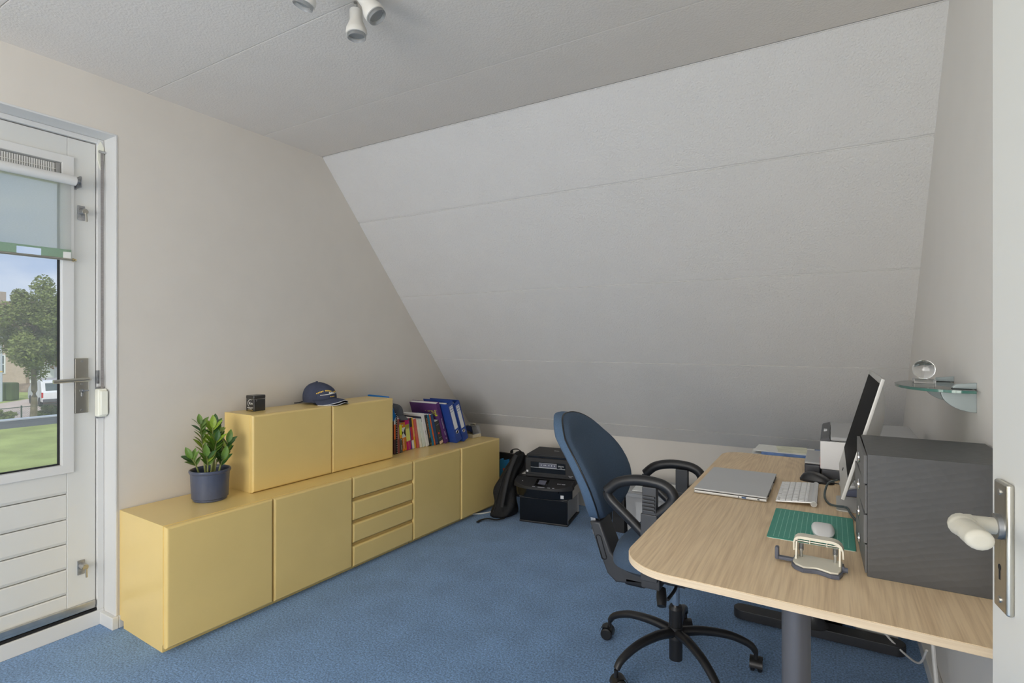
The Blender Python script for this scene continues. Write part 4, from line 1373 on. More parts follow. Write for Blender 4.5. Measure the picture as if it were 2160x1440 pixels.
for k in range(4):
    z0 = .006 + k * .0685
    dr = obj('drawer', G().box(-.001 - .003 * (k % 2), .003, .006, BYY - .006, z0, z0 + .0655, .001).box(.003, BX - .02, .010, BYY - .010, z0 + .002, z0 + .006), 'card_grey', db)
    dr.rotation_euler = (0, 0, R((1.6, .7, 2.0, .6)[k]))
    g = G().tube([(-.003 - .003 * (k % 2), BYY / 2 + .011 * math.cos(a), z0 + .034 + .011 * math.sin(a)) for a in [2 * PI * i / 20 for i in range(20)]], .0022, 6, closed=True, up=(1, 0, 0))
    obj('finger_ring', g, 'chrome', dr)
obj('divider', G().box(.002, .006, .004, BYY - .004, .072, .0745).box(.002, .006, .004, BYY - .004, .1405, .143).box(.002, .006, .004, BYY - .004, .209, .2115), 'dark_gap', db, 0)

# ------------------------------------------------------------------ all-in-one computer
mat('imac_alu', S(172, 171, 167, 1.45), .38, .3, var=.015)
mat('imac_white', S(205, 204, 198, 1.7), .35, .1, var=.01)
mat('screen_black', (.002, .002, .002), .5, spec=.03)
im = thing('desktop_computer', 'silver all-in-one computer with black screen facing the chair', 'computer', (.022, 2.110, ZD))
TL = Matrix.Translation((0, 0, .082)) @ Matrix.Rotation(R(15.5), 4, 'Y')
W2, HH = .264, .366
obj('front_frame', G().prism([(-W2, 0), (W2, 0), (W2, HH), (-W2, HH)], 0, .0095, .0015, M=TL @ YZ), 'imac_alu', im)
obj('screen', G().box(-.0008, .0002, -W2 + .0025, W2 - .0025, .066, HH - .014, M=TL), 'screen_black', im, 0)
def back(u, v):
    y = (u - .5) * 2
    z = (v - .5) * 2
    d_ = .0092 + .054 * (1 - abs(y) ** 2.0) * (1 - abs(z) ** 2.2)
    return TL @ Vector((d_, y * W2, HH / 2 + z * HH / 2))
obj('back_shell', G().grid(25, 19, back), 'imac_white', im, 80)
g = G()
arm = [(.060, .16), (.115, .07), (.150, .012), (.145, .004), (.0, .004), (.0, 0), (.168, 0), (.168, .006), (.075, .172)]
obj('stand_foot', G().prism(rounded_rect(-.010, .172, -.095, .095, .012, 5), 0, .0045, .001, 2), 'imac_alu', im)
obj('stand_arm', G().prism([(.085, .19), (.100, .19), (.172, .012), (.172, .0045), (.150, .0045)], -.085, .085, .002, M=XZ), 'imac_alu', im)
obj('power_mark', G().cyl((-.001, -.02, .036), (.0003, -.02, .036), .0, .0, n=6).box(-.0012, .0002, -.005, .005, .031, .041, .002, M=TL), 'print_black', im)

mat('cord_slate', S(66, 78, 80, 1.3), .45)
tag(obj('power_cable', G().tube(bez([(.016, 2.330, ZD + .030), (-.012, 2.250, ZD + .032), (-.022, 2.160, ZD + .010), (-.010, 2.085, ZD + .004), (.012, 2.045, ZD + .0085), (.040, 2.040, ZD + .009), (.050, 1.985, ZD + .005), (.064, 1.920, ZD + .004), (.085, 1.880, ZD + .004)], 9), .0035, 8), 'cord_slate'), 'dark slate cable curling round the foot of the computer', 'cable')

# desk calculator behind the computer
mat('phone_slate', S(86, 92, 112, 1.3), .45, var=.05)
mat('phone_grey', S(168, 170, 170, 1.5), .4, var=.03)
ph = thing('desk_phone', 'grey keypad telephone partly hidden behind the computer', 'telephone', (.115, 2.300, ZD), R(4))
obj('body', G().prism([(-.085, 0), (.085, 0), (.085, .055), (.03, .045), (-.075, .020), (-.085, .012)], -.075, .075, .004, M=XZ), 'phone_slate', ph)
obj('key_deck', G().box(-.085, .02, -.055, .055, .030, .036, .002, M=Matrix.Rotation(R(-11), 4, 'Y')), 'phone_grey', ph)
for i in range(4):
    for j in range(4):
        o = obj('key', kme, None, ph)
        o.matrix_basis = Matrix.Rotation(R(-11), 4, 'Y') @ Matrix.Translation((-.072 + i * .022, -.036 + j * .023, .036)) @ Matrix.Diagonal((1, 1.1, 2, 1))
obj('handset', G().tube(bez([(.055, -.07, .066), (.06, -.03, .078), (.06, .03, .078), (.055, .07, .066)], 6), .014, 10), 'phone_slate', ph)

# ------------------------------------------------------------------ white printer at the back of the desk
mat('printer_white', S(208, 208, 210, 1.6), .4, var=.01)
mat('printer_top', S(150, 151, 152, 1.6), .45, var=.02)
mat('printer_dark', S(62, 64, 70, 1.25), .4, var=.04)
pr = thing('office_printer', 'white box printer with grey lid at the far end of the desk', 'printer', (-.040, 2.452, ZD))
obj('dark_base', G().box(.004, .330, .006, .475, 0, .040, .006), 'printer_dark', pr)
obj('white_case', G().box(0, .335, 0, .480, .040, .150, .004), 'printer_white', pr)
obj('scanner_lid', G().box(.034, .330, .006, .474, .152, .168, .007, 3), 'printer_top', pr)
cp_ = obj('control_panel', G().prism([(0, .150), (.032, .150), (.032, .166), (.004, .157)], .004, .476, .001, M=XZ), 'printer_dark', pr)
obj('panel_screen', G().box(.010, .022, .20, .25, .160, .1645, M=Matrix.Identity(4)), 'printer_text', cp_, 0)
obj('output_tray', G().box(-.056, .0, .040, .315, .001, .046, .006, 3), 'printer_dark', pr)
obj('tray_lid', G().box(-.056, .0, .040, .315, .047, .056, .004, 2), 'printer_top', pr)
obj('red_strip', G().box(-.0008, .0004, .012, .016, .045, .085), 'print_red', pr, 0)

# paper pile on clear tubs behind the desk
glassy('tub_clear', (.93, .94, .96), .62, .12, S(206, 208, 216, 1.6))
def tub(label, x, y, z, w, d_, h, content=True, rot=0):
    t = thing('storage_tub', label, 'storage box', (x, y, z), rot, 'clear plastic storage tubs')
    g = G()
    k = .92
    b = bmesh.new()
    lo = [b.verts.new((sx * w / 2 * k, sy * d_ / 2 * k, 0.001)) for sx, sy in ((-1, -1), (1, -1), (1, 1), (-1, 1))]
    hi = [b.verts.new((sx * w / 2, sy * d_ / 2, h)) for sx, sy in ((-1, -1), (1, -1), (1, 1), (-1, 1))]
    b.faces.new(lo[::-1])
    for i in range(4):
        b.faces.new((lo[i], lo[(i + 1) % 4], hi[(i + 1) % 4], hi[i]))
    obj('tub_wall', g.add(b), 'tub_clear', t, 0).modifiers.new('thick', 'SOLIDIFY').thickness = .003
    obj('rim', G().box(-w / 2 - .012, w / 2 + .012, -d_ / 2 - .012, -d_ / 2 + .002, h - .022, h, .003).box(-w / 2 - .012, w / 2 + .012, d_ / 2 - .002, d_ / 2 + .012, h - .022, h, .003).box(-w / 2 - .012, -w / 2 + .002, -d_ / 2, d_ / 2, h - .022, h, .003).box(w / 2 - .002, w / 2 + .012, -d_ / 2, d_ / 2, h - .022, h, .003), 'tub_clear', t)
    obj('lid', G().box(-w / 2 - .014, w / 2 + .014, -d_ / 2 - .014, d_ / 2 + .014, h, h + .010, .004), 'tub_clear', t)
    if content:
        obj('paper_content', G().box(-w * .36, w * .36, -d_ * .36, d_ * .36, .006, h * .80, .002, M=Matrix.Rotation(R(2), 4, 'Z')), 'paper', t)
    return t
tub('lower clear tub behind the desk', -.12, 3.14, 0, .40, .36, .34)
tub('upper clear tub behind the desk under the paper pile', -.12, 3.14, .350, .40, .36, .34)
mat('mag_blue', S(96, 122, 170, 1.5), .5, var=.35, vscale=14)
mat('mag_pale', S(196, 200, 208, 1.6), .5, var=.12, vscale=10)
mat('mag_olive', S(196, 196, 176, 1.5), .5, var=.12, vscale=14)
mag = [('white newspaper at the bottom of the pile behind the desk', 'paper', .30, .21, .010, 4), ('pale blue magazine in the pile behind the desk', 'mag_pale', .29, .21, .008, -3), ('deep blue magazine in the pile behind the desk', 'mag_blue', .27, .20, .012, 2), ('folded white paper on the blue magazine', 'paper', .26, .18, .004, -2), ('small cream leaflet on top of the paper pile', 'mag_olive', .14, .16, .003, 8)]
zz_ = .700
for (lab, m_, w, d_, h, an) in mag:
    tag(obj('magazine', G().box(-w / 2, w / 2, -d_ / 2, d_ / 2, 0, h, .001, 1), m_, None, 35, (-.19 + .02 * math.sin(an), 3.06, zz_), (0, 0, R(an))), lab, 'magazine', 'paper pile behind the desk')
    zz_ += h + .0003

# clear tub, speaker and black panel under the slope behind the chair
tub('clear tub of papers behind the office chair', -.955, 3.52, 0, .36, .34, .32)
g_ = [('paper', .30, .24, .004, 5), ('mag_pale', .26, .20, .003, -9)]
zt = .331
tag(obj('paper_sheet', G().box(-.15, .15, -.12, .12, 0, .004), 'mag_pale', None, 0, (-.96, 3.50, zt), (0, 0, R(6))), 'loose printed papers lying on the tub behind the chair', 'paper')
mat('speaker_pale', S(170, 170, 166, 1.5), .5, var=.04)
mat('speaker_frame', S(72, 72, 72, 1.2), .6)
bf = thing('archive_box', 'grey and white file box with round finger hole behind the chair', 'file', (-1.375, 3.47, 0), R(6))
obj('case', G().box(-.040, .040, 0, .26, 0, .31, .002), 'speaker_frame', bf)
obj('spine_panel', G().box(-.032, .034, -.002, 0, .028, .295, .0005), 'speaker_pale', bf)
obj('finger_hole', G().cyl((.004, -.003, .072), (.004, -.0005, .072), .026, n=24), 'old_cream', bf)
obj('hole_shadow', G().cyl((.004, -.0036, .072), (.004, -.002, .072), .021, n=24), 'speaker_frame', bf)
bb_ = thing('archive_box', 'black file box standing between the grey file and the clear tub', 'file', (-1.235, 3.50, 0), R(-4))
obj('case', G().box(-.042, .042, 0, .25, 0, .31, .002), 'black_matt', bb_)
obj('spine_panel', G().box(-.030, .030, -.0015, 0, .10, .28, .0005), 'black_plastic', bb_)

# ------------------------------------------------------------------ glass wall shelf with ball
mat('bracket_grey', S(150, 160, 162, 1.5), .35, .4, var=.03)
mat('glass_edge', S(70, 112, 104, 1.4), .1, var=.05, coat=.4)
sh = thing('glass_shelf', 'half-round glass shelf on two grey brackets on the right wall', 'shelf', (XR, 2.095, 1.140))
ol = [(-.010, -.222)] + [(-.012 - .158 * math.sin(PI * i / 36) ** .8, -.222 * math.cos(PI * i / 36)) for i in range(1, 36)] + [(-.010, .222)]
obj('glass_plate', G().prism(ol[::-1], 0, .008, .0008, 1), 'shelf_glass', sh)
eo2 = [(p[0] - .0003, p[1] * 1.001) for p in ol]
g = G()
b = bmesh.new()
A = [b.verts.new((p[0], p[1], .0004)) for p in eo2]
B = [b.verts.new((p[0], p[1], .0076)) for p in eo2]
for i in range(len(eo2) - 1):
    b.faces.new((A[i], A[i + 1], B[i + 1], B[i]))
obj('green_edge', g.add(b), 'glass_edge', sh, 60)
for yb in (-.158, .165):
    br = obj('bracket', G().prism(([(0, -.056), (0, -.001)] + [(-.078 * math.cos(q_ * PI / 20), -.001 - .055 * math.sin(q_ * PI / 20)) for q_ in range(0, 10)])[::-1], yb - .0095, yb + .0095, .002, 2, M=XZ), 'bracket_grey', sh)
    obj('bracket_cap', G().prism([(0, .009), (0, .026), (-.045, .021), (-.052, .013), (-.052, .009)], yb - .0095, yb + .0095, .002, 2, M=XZ), 'bracket_grey', br)
    obj('rubber_pad', G().box(-.053, -.001, yb - .0098, yb + .0098, .0080, .0095), 'print_black', br, 0)
def solid_glass(name):
    m = bpy.data.materials.new(name)
    m.use_nodes = True
    b_ = m.node_tree.nodes['Principled BSDF']
    b_.inputs['Base Color'].default_value = (.97, .98, .98, 1)
    b_.inputs['Roughness'].default_value = .01
    b_.inputs['Transmission Weight'].default_value = 1
    b_.inputs['IOR'].default_value = 1.5
    MATS[name] = m
solid_glass('crystal')
bl = thing('crystal_ball', 'clear crystal ball on a glass block on the wall shelf', 'ornament', (.252, 2.155, 1.1482))
ico = bmesh.new()
bmesh.ops.create_icosphere(ico, subdivisions=4, radius=.030)
obj('ball', G().add(ico, Matrix.Translation((0, 0, .043))), 'crystal', bl, 80)
obj('block', G().box(-.028, .028, -.028, .028, 0, .014, .002), 'crystal', bl)

# ------------------------------------------------------------------ cables and socket strip under the desk
mat('cable_grey', S(186, 186, 184, 1.6), .45)
tag(obj('power_cable', G().tube(bez([(.300, 2.60, .70), (.300, 2.50, .62), (.296, 2.42, .42), (.300, 2.36, .25), (.306, 2.30, .08), (.302, 2.24, .010), (.280, 2.10, .008)], 8), .0065, 8), 'cable_grey'), 'thick white cable hanging from the desk beside the right wall', 'cable')
tag(obj('power_cable', G().tube(bez([(.150, 2.74, .11), (.20, 2.72, .06), (.25, 2.66, .035), (.285, 2.56, .06), (.296, 2.46, .16)], 8), .004, 8), 'cable_grey'), 'thin white cable running from the socket strip to the wall', 'cable')
tag(obj('cable_loop', G().tube(bez([(.045, 2.80, .30), (.040, 2.79, .14), (.055, 2.77, .085), (.070, 2.78, .14), (.070, 2.80, .30)], 7), .0045, 8), 'cable_grey'), 'white cable loop dangling behind the desk foot', 'cable')
mat('socket_orange', S(200, 96, 50, 1.5), .4)
ps = thing('socket_strip', 'white socket strip with orange switch behind the desk foot', 'socket strip', (.165, 2.81, 0), R(-8))
obj('housing', G().box(-.075, .075, -.030, .030, 0, .050, .010, 4), 'white_gloss', ps)
obj('switch', G().box(-.020, .0, -.010, .010, .048, .056, .002), 'socket_orange', ps)
obj('plug', G().box(-.058, -.030, -.018, .018, .050, .080, .005).box(.02, .05, -.018, .018, .050, .072, .005), 'white_gloss', ps)
pcx = thing('computer_tower', 'black computer tower standing in the shade behind the desk foot', 'computer', (-.015, 2.86, 0))
obj('tower_case', G().box(-.055, .055, -.06, .02, 0, .34, .004), 'black_plastic', pcx)
obj('front_bezel', G().box(-.05, .05, -.065, -.06, .01, .33, .002), 'black_gloss', pcx)

# ------------------------------------------------------------------ office chair
mat('chair_blue', S(62, 78, 97, 1.45), .95, var=.10, vscale=260, bump=.35, bscale=900, bdist=.0008, detail=2)
mat('chair_blue_lit', S(72, 93, 116, 1.5), .95, var=.10, vscale=260, bump=.35, bscale=900, bdist=.0008, detail=2)  # paler copy of the chair cloth: brighter light on the band is in the colour
mat('chair_plastic', S(62, 63, 66, 1.2), .42, var=.05, vscale=14, bump=.06, bscale=600)
mat('chair_black', S(34, 34, 36, 1.05), .36, var=.05, vscale=14)
ch = thing('office_chair', 'blue upholstered swivel chair with loop armrests at the desk', 'chair', (-.529, 2.165, 0))
# five-star base
g = G().cyl((0, 0, .035), (0, 0, .235), .0255, n=28).cyl((0, 0, .12), (0, 0, .165), .033, .028, 28)
obj('hub', g, 'chair_black', ch)
obj('hub_collar', G().cyl((0, 0, .232), (0, 0, .244), .0275, .022, 28), 'chair_black', ch)
obj('gas_spring', G().cyl((0, 0, .24), (0, 0, .36), .0140, n=24), 'chrome', ch)
def arm_mesh():
    pts = bez([(.020, 0, .142), (.10, 0, .150), (.20, 0, .140), (.275, 0, .110), (.300, 0, .082)], 7)
    k = len(pts)
    return G().tube(pts, [.024 - .009 * i / (k - 1) for i in range(k)], 14, sx=.85, sy=.78).mesh('base_arm', 'chair_black', 60)
am = arm_mesh()
wheel = G().lathe([(0, -.009), (.019, -.009), (.0245, -.005), (.0250, 0), (.0245, .005), (.019, .009), (0, .009)], 24, Matrix.Rotation(PI / 2, 4, 'X')).mesh('wheel', 'chair_black')
hood = G().grid(13, 5, lambda u, v: Vector((.030 * math.cos(PI * (.02 + 1.0 * u)), (v - .5) * .046, .030 * math.sin(PI * (.02 + 1.0 * u))))).mesh('hood', 'chair_black', 60)
stemm = G().cyl((0, 0, .028), (0, 0, .056), .008, n=12).mesh('castor_stem', 'chair_black')
for k in range(5):
    a = R(24 + 72 * k)
    o = obj('base_arm', am, None, ch)
    o.rotation_euler = (0, 0, a)
    cs = obj('castor', stemm, None, ch, loc=(.302 * math.cos(a), .302 * math.sin(a), .025))
    cs.rotation_euler = (0, 0, a + R((70, 200, 20, 160, 110)[k]))
    for s_ in (-1, 1):
        obj('wheel', wheel, None, cs, loc=(.012, .0135 * s_, 0))
    h_ = obj('hood', hood, None, cs, loc=(.012, 0, .002))
# mechanism, seat
obj('tilt_mechanism', G().box(-.15, .10, -.07, .07, .355, .395, .010, 3).box(-.05, .05, -.05, .05, .335, .36, .008), 'chair_plastic', ch)
obj('tilt_lever', G().tube(bez([(.02, -.06, .37), (.03, -.13, .365), (.02, -.20, .352)], 5), .006, 8), 'chair_black', ch)
obj('lever_grip', G().tube([(-.018, -.145, .362), (-.010, -.170, .340), (-.004, -.190, .318)], [.017, .019, .016], 12), 'chair_black', ch)
def pad(u, v, top, z0, h, sx=.235, sy=.235, cx=0):
    a = 2 * PI * u
    c, s_ = math.cos(a), math.sin(a)
    ex = .55
    x = sx * math.copysign(abs(c) ** ex, c) * v
    y = sy * math.copysign(abs(s_) ** ex, s_) * v
    e = (1 - v ** 5.5) ** .5
    z = z0 + (h * e if top else -h * e)
    z -= .018 * max(0, x / sx) ** 3 * (1 if top else .4)
    return Vector((x + cx, y, z))
obj('seat_shell', G().grid(56, 12, lambda u, v: pad(u, v, False, .452, .060, .226, .228, .016), wrap_u=True).weld(), 'chair_plastic', ch, 80)
obj('seat_cushion', G().grid(64, 18, lambda u, v: pad(u, v, True, .456, .072, .232, .235, .016), wrap_u=True).weld(), 'chair_blue', ch, 80)
obj('seat_edge', G().grid(64, 6, lambda u, v: pad(u, 1, True, .456, 0, .232, .235, .016) + Vector((0, 0, -.022 * v)), wrap_u=True), 'chair_blue', ch, 80)
# backrest: curved line in side view, outline wider at the middle
def back_line(t):       # t 0 bottom .. 1 top
    z = .545 + .425 * t
    x = -.300 - .135 * t - .030 * math.sin(PI * t) * 0 + .040 * math.sin(PI * min(1, t * 1.25)) - .03 * t * t
    return x, z
def back_half(t):
    w = .150 + .092 * math.sin(PI * min(1, .10 + .80 * t) ) ** .8
    return w
def backrest(u, v, side):
    a = 2 * PI * u
    c, s_ = math.cos(a), math.sin(a)
    ex = .72
    py = math.copysign(abs(c) ** ex, c) * v
    pz = math.copysign(abs(s_) ** ex, s_) * v
    t = .5 + .5 * pz
    x, z = back_line(t)
    w = .232 - .058 * max(0, pz) ** 2 - .085 * max(0, -pz) ** 2
    e = (1 - v ** 4.5) ** .5
    curve = -.0 + .050 * (py * py)           # wraps forward at the sides
    return Vector((x + curve + (.044 * e if side > 0 else -.012 * e - 0.020 * (v > .999)), py * w, z + (.0 if side > 0 else -.0)))
obj('back_cushion', G().grid(72, 22, lambda u, v: backrest(u, v, 1), wrap_u=True).weld(), 'chair_blue', ch, 80)
def back_rim(u, v):
    p = backrest(u, 1, 1)
    return p + Vector((-.045 * v, -p.y * .07 * v, 0))
def back_plate(u, v):
    p = back_rim(u, 1)
    q = backrest(u, v, 1)
    e = (1 - v ** 4) ** .5
    b0 = backrest(u, v, 1)
    x, z = b0.x - .044 * (1 - v ** 4.5) ** .5, b0.z
    return Vector((x - .045 - .014 * e, b0.y * .93, z))
obj('back_side_band', G().grid(72, 4, back_rim, wrap_u=True), 'chair_blue_lit', ch, 80)
obj('back_panel', G().grid(72, 12, back_plate, wrap_u=True).weld(), 'chair_blue_lit', ch, 80)
obj('piping', G().tube([backrest(i / 72, 1, 1) + Vector((-.001, 0, 0)) for i in range(72)], .0035, 6, closed=True), 'chair_black', ch)
# spine bracket under the back
obj('back_bar', G().box(-.012, .012, -.036, .036, 0, .17, .004, M=Matrix.Translation((-.322, 0, .475)) @ Matrix.Rotation(R(-10), 4, 'Y')), 'zinc', ch)
prof = [(-.338, .532), (-.292, .540), (-.245, .425), (-.205, .385), (-.10, .385), (-.06, .350), (-.12, .318), (-.225, .306), (-.262, .335), (-.306, .44)]
sc = obj('spine_cover', G().prism(prof[::-1], -.062, .058, .010, 3, M=XZ), 'chair_plastic', ch)
obj('cover_inset', G().tube([(-.298 + .011 * math.cos(a) + (.024 if math.sin(a) < 0 else 0), -.0625, .475 + .010 * math.sin(a) + (-.075 if math.sin(a) < 0 else 0)) for a in [2 * PI * (i + .5) / 20 for i in range(20)]], .0025, 6, closed=True, up=(0, 1, 0)), 'chair_black', sc)
obj('height_knob', G().box(-.19, -.10, -.062, -.040, .305, .340, .010, 3), 'chair_black', ch)
# loop armrests
def armrest(y, z0, nm):
    pts = [(-.195, .725 - .0), (-.150, .757), (-.060, .778), (.020, .776), (.075, .755), (.086, .722), (.060, .690), (.010, .650), (-.040, .612), (-.080, .588) , (-.115, .622), (-.165, .675), (-.198, .700)]
    L_ = [(-.200, .712), (-.155, .750), (-.085, .768), (-.010, .766), (.030, .750), (.047, .722), (.036, .694), (.005, .665), (-.020, .645)]
    R_ = [(-.198, .712), (-.188, .685), (-.135, .640), (-.085, .598), (-.055, .572)]
    loop = bez([Vector((p[0], y, p[1] + z0)) for p in L_], 7)
    lo2 = bez([Vector((p[0], y, p[1] + z0)) for p in R_], 7)
    ar = obj('armrest', G().tube(loop, .0175, 14, sx=1.15, sy=.95, up=(0, 1, 0)).tube(lo2, .0165, 14, sx=1.1, sy=.95, up=(0, 1, 0)), 'chair_black', ch, 60)
    obj('arm_post', G().box(-.062, -.010, y - .016, y + .016, .50, .752 + z0, .004), 'chair_plastic', ar)
    obj('arm_sleeve', G().box(-.066, -.006, y - .020, y + .020, .42, .655 + z0, .004), 'chair_plastic', ar)
    g = G()
    for i in range(5):
        g.box(-.058, -.014, y - .023 * (1 if y < 0 else -1) - .0025, y - .023 * (1 if y < 0 else -1) + .0025, .664 + z0 + i * .0125, .671 + z0 + i * .0125, .001)
    obj('ratchet_ridge', g, 'chair_plastic', ar)
    obj('arm_foot', G().box(-.070, -.002, min(y, y * .55), max(y, y * .55), .385, .425, .006), 'chair_plastic', ar)
armrest(-.225, .006, 'near')
armrest(.262, -.030, 'far')

# ------------------------------------------------------------------ ceiling spot fitting
mat('lamp_white', S(186, 183, 176, 1.75), .38, var=.01)
glassy('lamp_lens', (.9, .92, .93), .7, .05, (.8, .8, .8))
sp = thing('ceiling_spotlight', 'off-white three-arm ceiling spotlight with unlit lamps', 'ceiling light', (-1.300, 1.225, ZC))
obj('base_plate', G().lathe([(0, -.026), (.085, -.026), (.098, -.020), (.104, -.010), (.106, 0)], 40), 'lamp_white', sp)
def spot(loc, aim, stem_from):
    a = Vector(aim).normalized()
    q = a.to_track_quat('-Z', 'Y').to_matrix().to_4x4()
    M = Matrix.Translation(loc) @ q
    hd = obj('spot_head', G().lathe([(0, .044), (.019, .044), (.0215, .041), (.0215, .008), (.026, -.004), (.034, -.022), (.0355, -.034), (.034, -.040), (.030, -.041), (.020, -.012), (0, -.008)], 32, M), 'lamp_white', sp)
    obj('lens_ring', G().lathe([(.0285, -.039), (.031, -.041), (.031, -.052), (.029, -.053), (.027, -.050), (.0265, -.043)], 32, M), 'lamp_lens', hd)
    obj('lamp_lens', G().lathe([(0, -.040), (.026, -.042)], 24, M), 'lamp_lens', hd)
    g = G()
    for i in range(9):
        t = 2 * PI * i / 9
        p = M @ Vector((.015 * math.cos(t), .015 * math.sin(t), .0445))
        g.cyl(p, p + (M.to_3x3() @ Vector((0, 0, .0005))), .0018, n=8)
    obj('vent_hole', g, 'print_black', hd, 0)
    obj('spot_stem', G().tube(bez([stem_from, (Vector(stem_from) + (M @ Vector((0, 0, .05)))) / 2 + Vector((0, 0, -.004)), M @ Vector((0, .0, .040))], 5), .0065, 12), 'steel', hd)
spot((-.098, .100, -.070), (.02, .02, -1), (-.078, .078, -.020))
spot((-.002, .062, -.060), (.45, .25, -.72), (.004, .045, -.020))
spot((-.112, -.088, -.060), (-.30, -.10, -.85), (-.075, -.030, -.020))
# ------------------------------------------------------------------ outside the balcony door
GZ = -3.2
mat('lawn', S(150, 160, 96, 1.2), 1, var=.25, vscale=.6, bump=.5, bscale=8, bdist=.05, spec=.1)
mat('pavers', S(196, 180, 168, 1.1), 1, var=.08, vscale=3, spec=.1)
mat('bark', S(120, 110, 90, 1.1), .9, var=.3, vscale=6, bump=.5, bscale=12, bdist=.03)
mat('foliage', S(124, 134, 76, 1.1), .7, var=.35, vscale=1.2, spec=.2)
mat('foliage_gold', S(150, 142, 80, 1.0), .7, var=.3, vscale=1.2, spec=.2)
mat('foliage_rust', S(160, 124, 88, 1.0), .8, var=.25, vscale=1.2, spec=.2)
mat('foliage_deep', S(84, 100, 62, 1.0), .8, var=.3, vscale=1.2, spec=.2)
mat('rail_grey', S(140, 142, 148, 1.2), .4, .3, var=.03)
mat('rail_highlight', S(225, 226, 228, 1.3), .4)
mat('brick_pale', S(196, 176, 160, 1.1), .9, var=.08, vscale=5)
mat('frame_white', S(225, 226, 226, 1.2), .5)
mat('dark_pane', S(96, 108, 108, 1.0), .15, var=.1)
mat('wire_green', S(70, 88, 78, 1.0), .6)
mat('van_white', S(228, 228, 226, 1.2), .25, coat=.5)
mat('van_trim', S(96, 98, 100, 1.0), .5)
mat('tail_red', S(190, 50, 50, 1.2), .3)
mat('plate_yellow', S(235, 185, 60, 1.2), .5)
mat('post_grey', S(178, 186, 190, 1.2), .5)
mat('rubble', S(140, 124, 104, 1.1), 1, var=.4, vscale=2, bump=.6, bscale=6, bdist=.2)
mat('roof_slate', S(120, 96, 84, 1.0), .9, var=.1)

struct('ground_lawn', G().prism([(-140, -60), (-6, -60), (-6, 90), (-140, 90)], GZ - .3, GZ), 'lawn', 'green lawn below the balcony', 'lawn')
struct('ground_road', G().prism([(-46.5, -1.5), (-51.2, 14.6), (-54.5, 17.9), (-59.5, 21.5), (-75, 33.0), (-60, 36), (-42.2, 17.0), (-39.8, 11.6), (-38.6, 6.0), (-37.8, -1.5)], GZ - .1, GZ + .015), 'pavers', 'pale paved street beyond the lawn', 'street')
struct('balcony_floor', G().box(-4.2, XW - .2, -1.2, 3.6, -.16, -.02), 'rail_grey', 'grey balcony floor outside the door', 'balcony')
brl = thing('balcony_railing', 'grey balcony railing seen through the door glass', 'railing', (-4.10, 1.2, -.02))
obj('hand_rail', G().box(-.03, .03, -2.3, 2.3, .800, .842, .003), 'rail_grey', brl)
obj('highlight_strip', G().box(-.034, .034, -2.3, 2.3, .8425, .850, .002), 'rail_highlight', brl)  # white strip painted as the bright highlight along the rail top
for y in (-2.25, -.9, 2.25):
    obj('post', G().box(-.02, .02, y - .02, y + .02, 0, .80), 'rail_grey', brl)

def crown(name, c, r, n, size, m, parent, seed, lumps=34):
    rn = random.Random(seed)
    cl = []
    for i in range(lumps):
        while True:
            p = Vector((rn.uniform(-1, 1), rn.uniform(-1, 1), rn.uniform(-1, 1)))
            if p.length <= 1:
                break
        cl.append((Vector((p.x * r[0], p.y * r[1], p.z * r[2])) * .86, rn.uniform(.22, .42)))
    vs_, fs = [], []
    for i in range(n):
        cc, cr_ = cl[rn.randrange(lumps)]
        v = Vector((rn.gauss(0, 1), rn.gauss(0, 1), rn.gauss(0, 1))).normalized() * (rn.random() ** .45) * cr_
        p = Vector(c) + cc + Vector((v.x * r[0], v.y * r[1], v.z * r[2] * .8))
        a = Vector((rn.gauss(0, 1), rn.gauss(0, 1), rn.gauss(0, .6))).normalized()
        b_ = a.cross(Vector((rn.gauss(0, 1), rn.gauss(0, 1), rn.gauss(0, 1)))).normalized()
        s_ = size * rn.uniform(.6, 1.3)
        k = len(vs_)
        vs_ += [p + a * s_, p + b_ * s_ * .55, p - a * s_, p - b_ * s_ * .55]
        fs.append((k, k + 1, k + 2, k + 3))
    me = bpy.data.meshes.new(name)
    me.from_pydata([tuple(v) for v in vs_], [], fs)
    me.materials.append(MATS[m])
    o = obj(name, me, m, parent)
    o['kind'] = 'stuff'
    return o

def tree(label, x, y, cz, r, n, m, seed, trunk=.16, size=.13, group='trees outside'):
    t = thing('tree', label, 'tree', (x, y, GZ), 0, group)
    h = cz - GZ
    obj('trunk', G().tube(bez([(0, 0, 0), (.03, .04, h * .35), (-.02, .0, h * .75), (.02, .03, h + r[2] * .4)], 6), [trunk * (1.15 - .8 * i / 18) for i in range(19)], 12), 'bark', t)
    for k in range(6):
        a = k * 1.1 + seed
        z0 = h - r[2] * (.75 - .18 * k)
        obj('branch', G().tube([(0, 0, z0), (r[0] * .35 * math.cos(a), r[1] * .35 * math.sin(a), z0 + r[2] * .25), (r[0] * .7 * math.cos(a), r[1] * .7 * math.sin(a), z0 + r[2] * .55)], [trunk * .4, trunk * .25, trunk * .08], 7), 'bark', t)
    crown('crown', (0, 0, h), r, n, size, m, t, seed)
    return t
tree('bushy street tree with a thin trunk in the middle of the door glass', -36.8, 12.0, 2.1, (1.75, 1.75, 2.75), 26000, 'foliage', 3, .15, .075)
tree('green tree at the left edge of the door glass', -38.8, 8.3, 2.6, (1.5, 1.5, 2.3), 16000, 'foliage_gold', 8, .15, .075)
tree('rust tinged tree behind the van', -62.0, 22.6, .9, (2.6, 2.6, 3.2), 12000, 'foliage_rust', 5, .22, .13)
tree('dark green tree far behind the street', -86.0, 31.5, 2.2, (4.2, 4.2, 5.0), 12000, 'foliage_deep', 9, .3, .2)
hd = thing('hedge', 'clipped dark hedge in front of the pale house', 'hedge', (-55.6, 15.2, GZ), R(30))
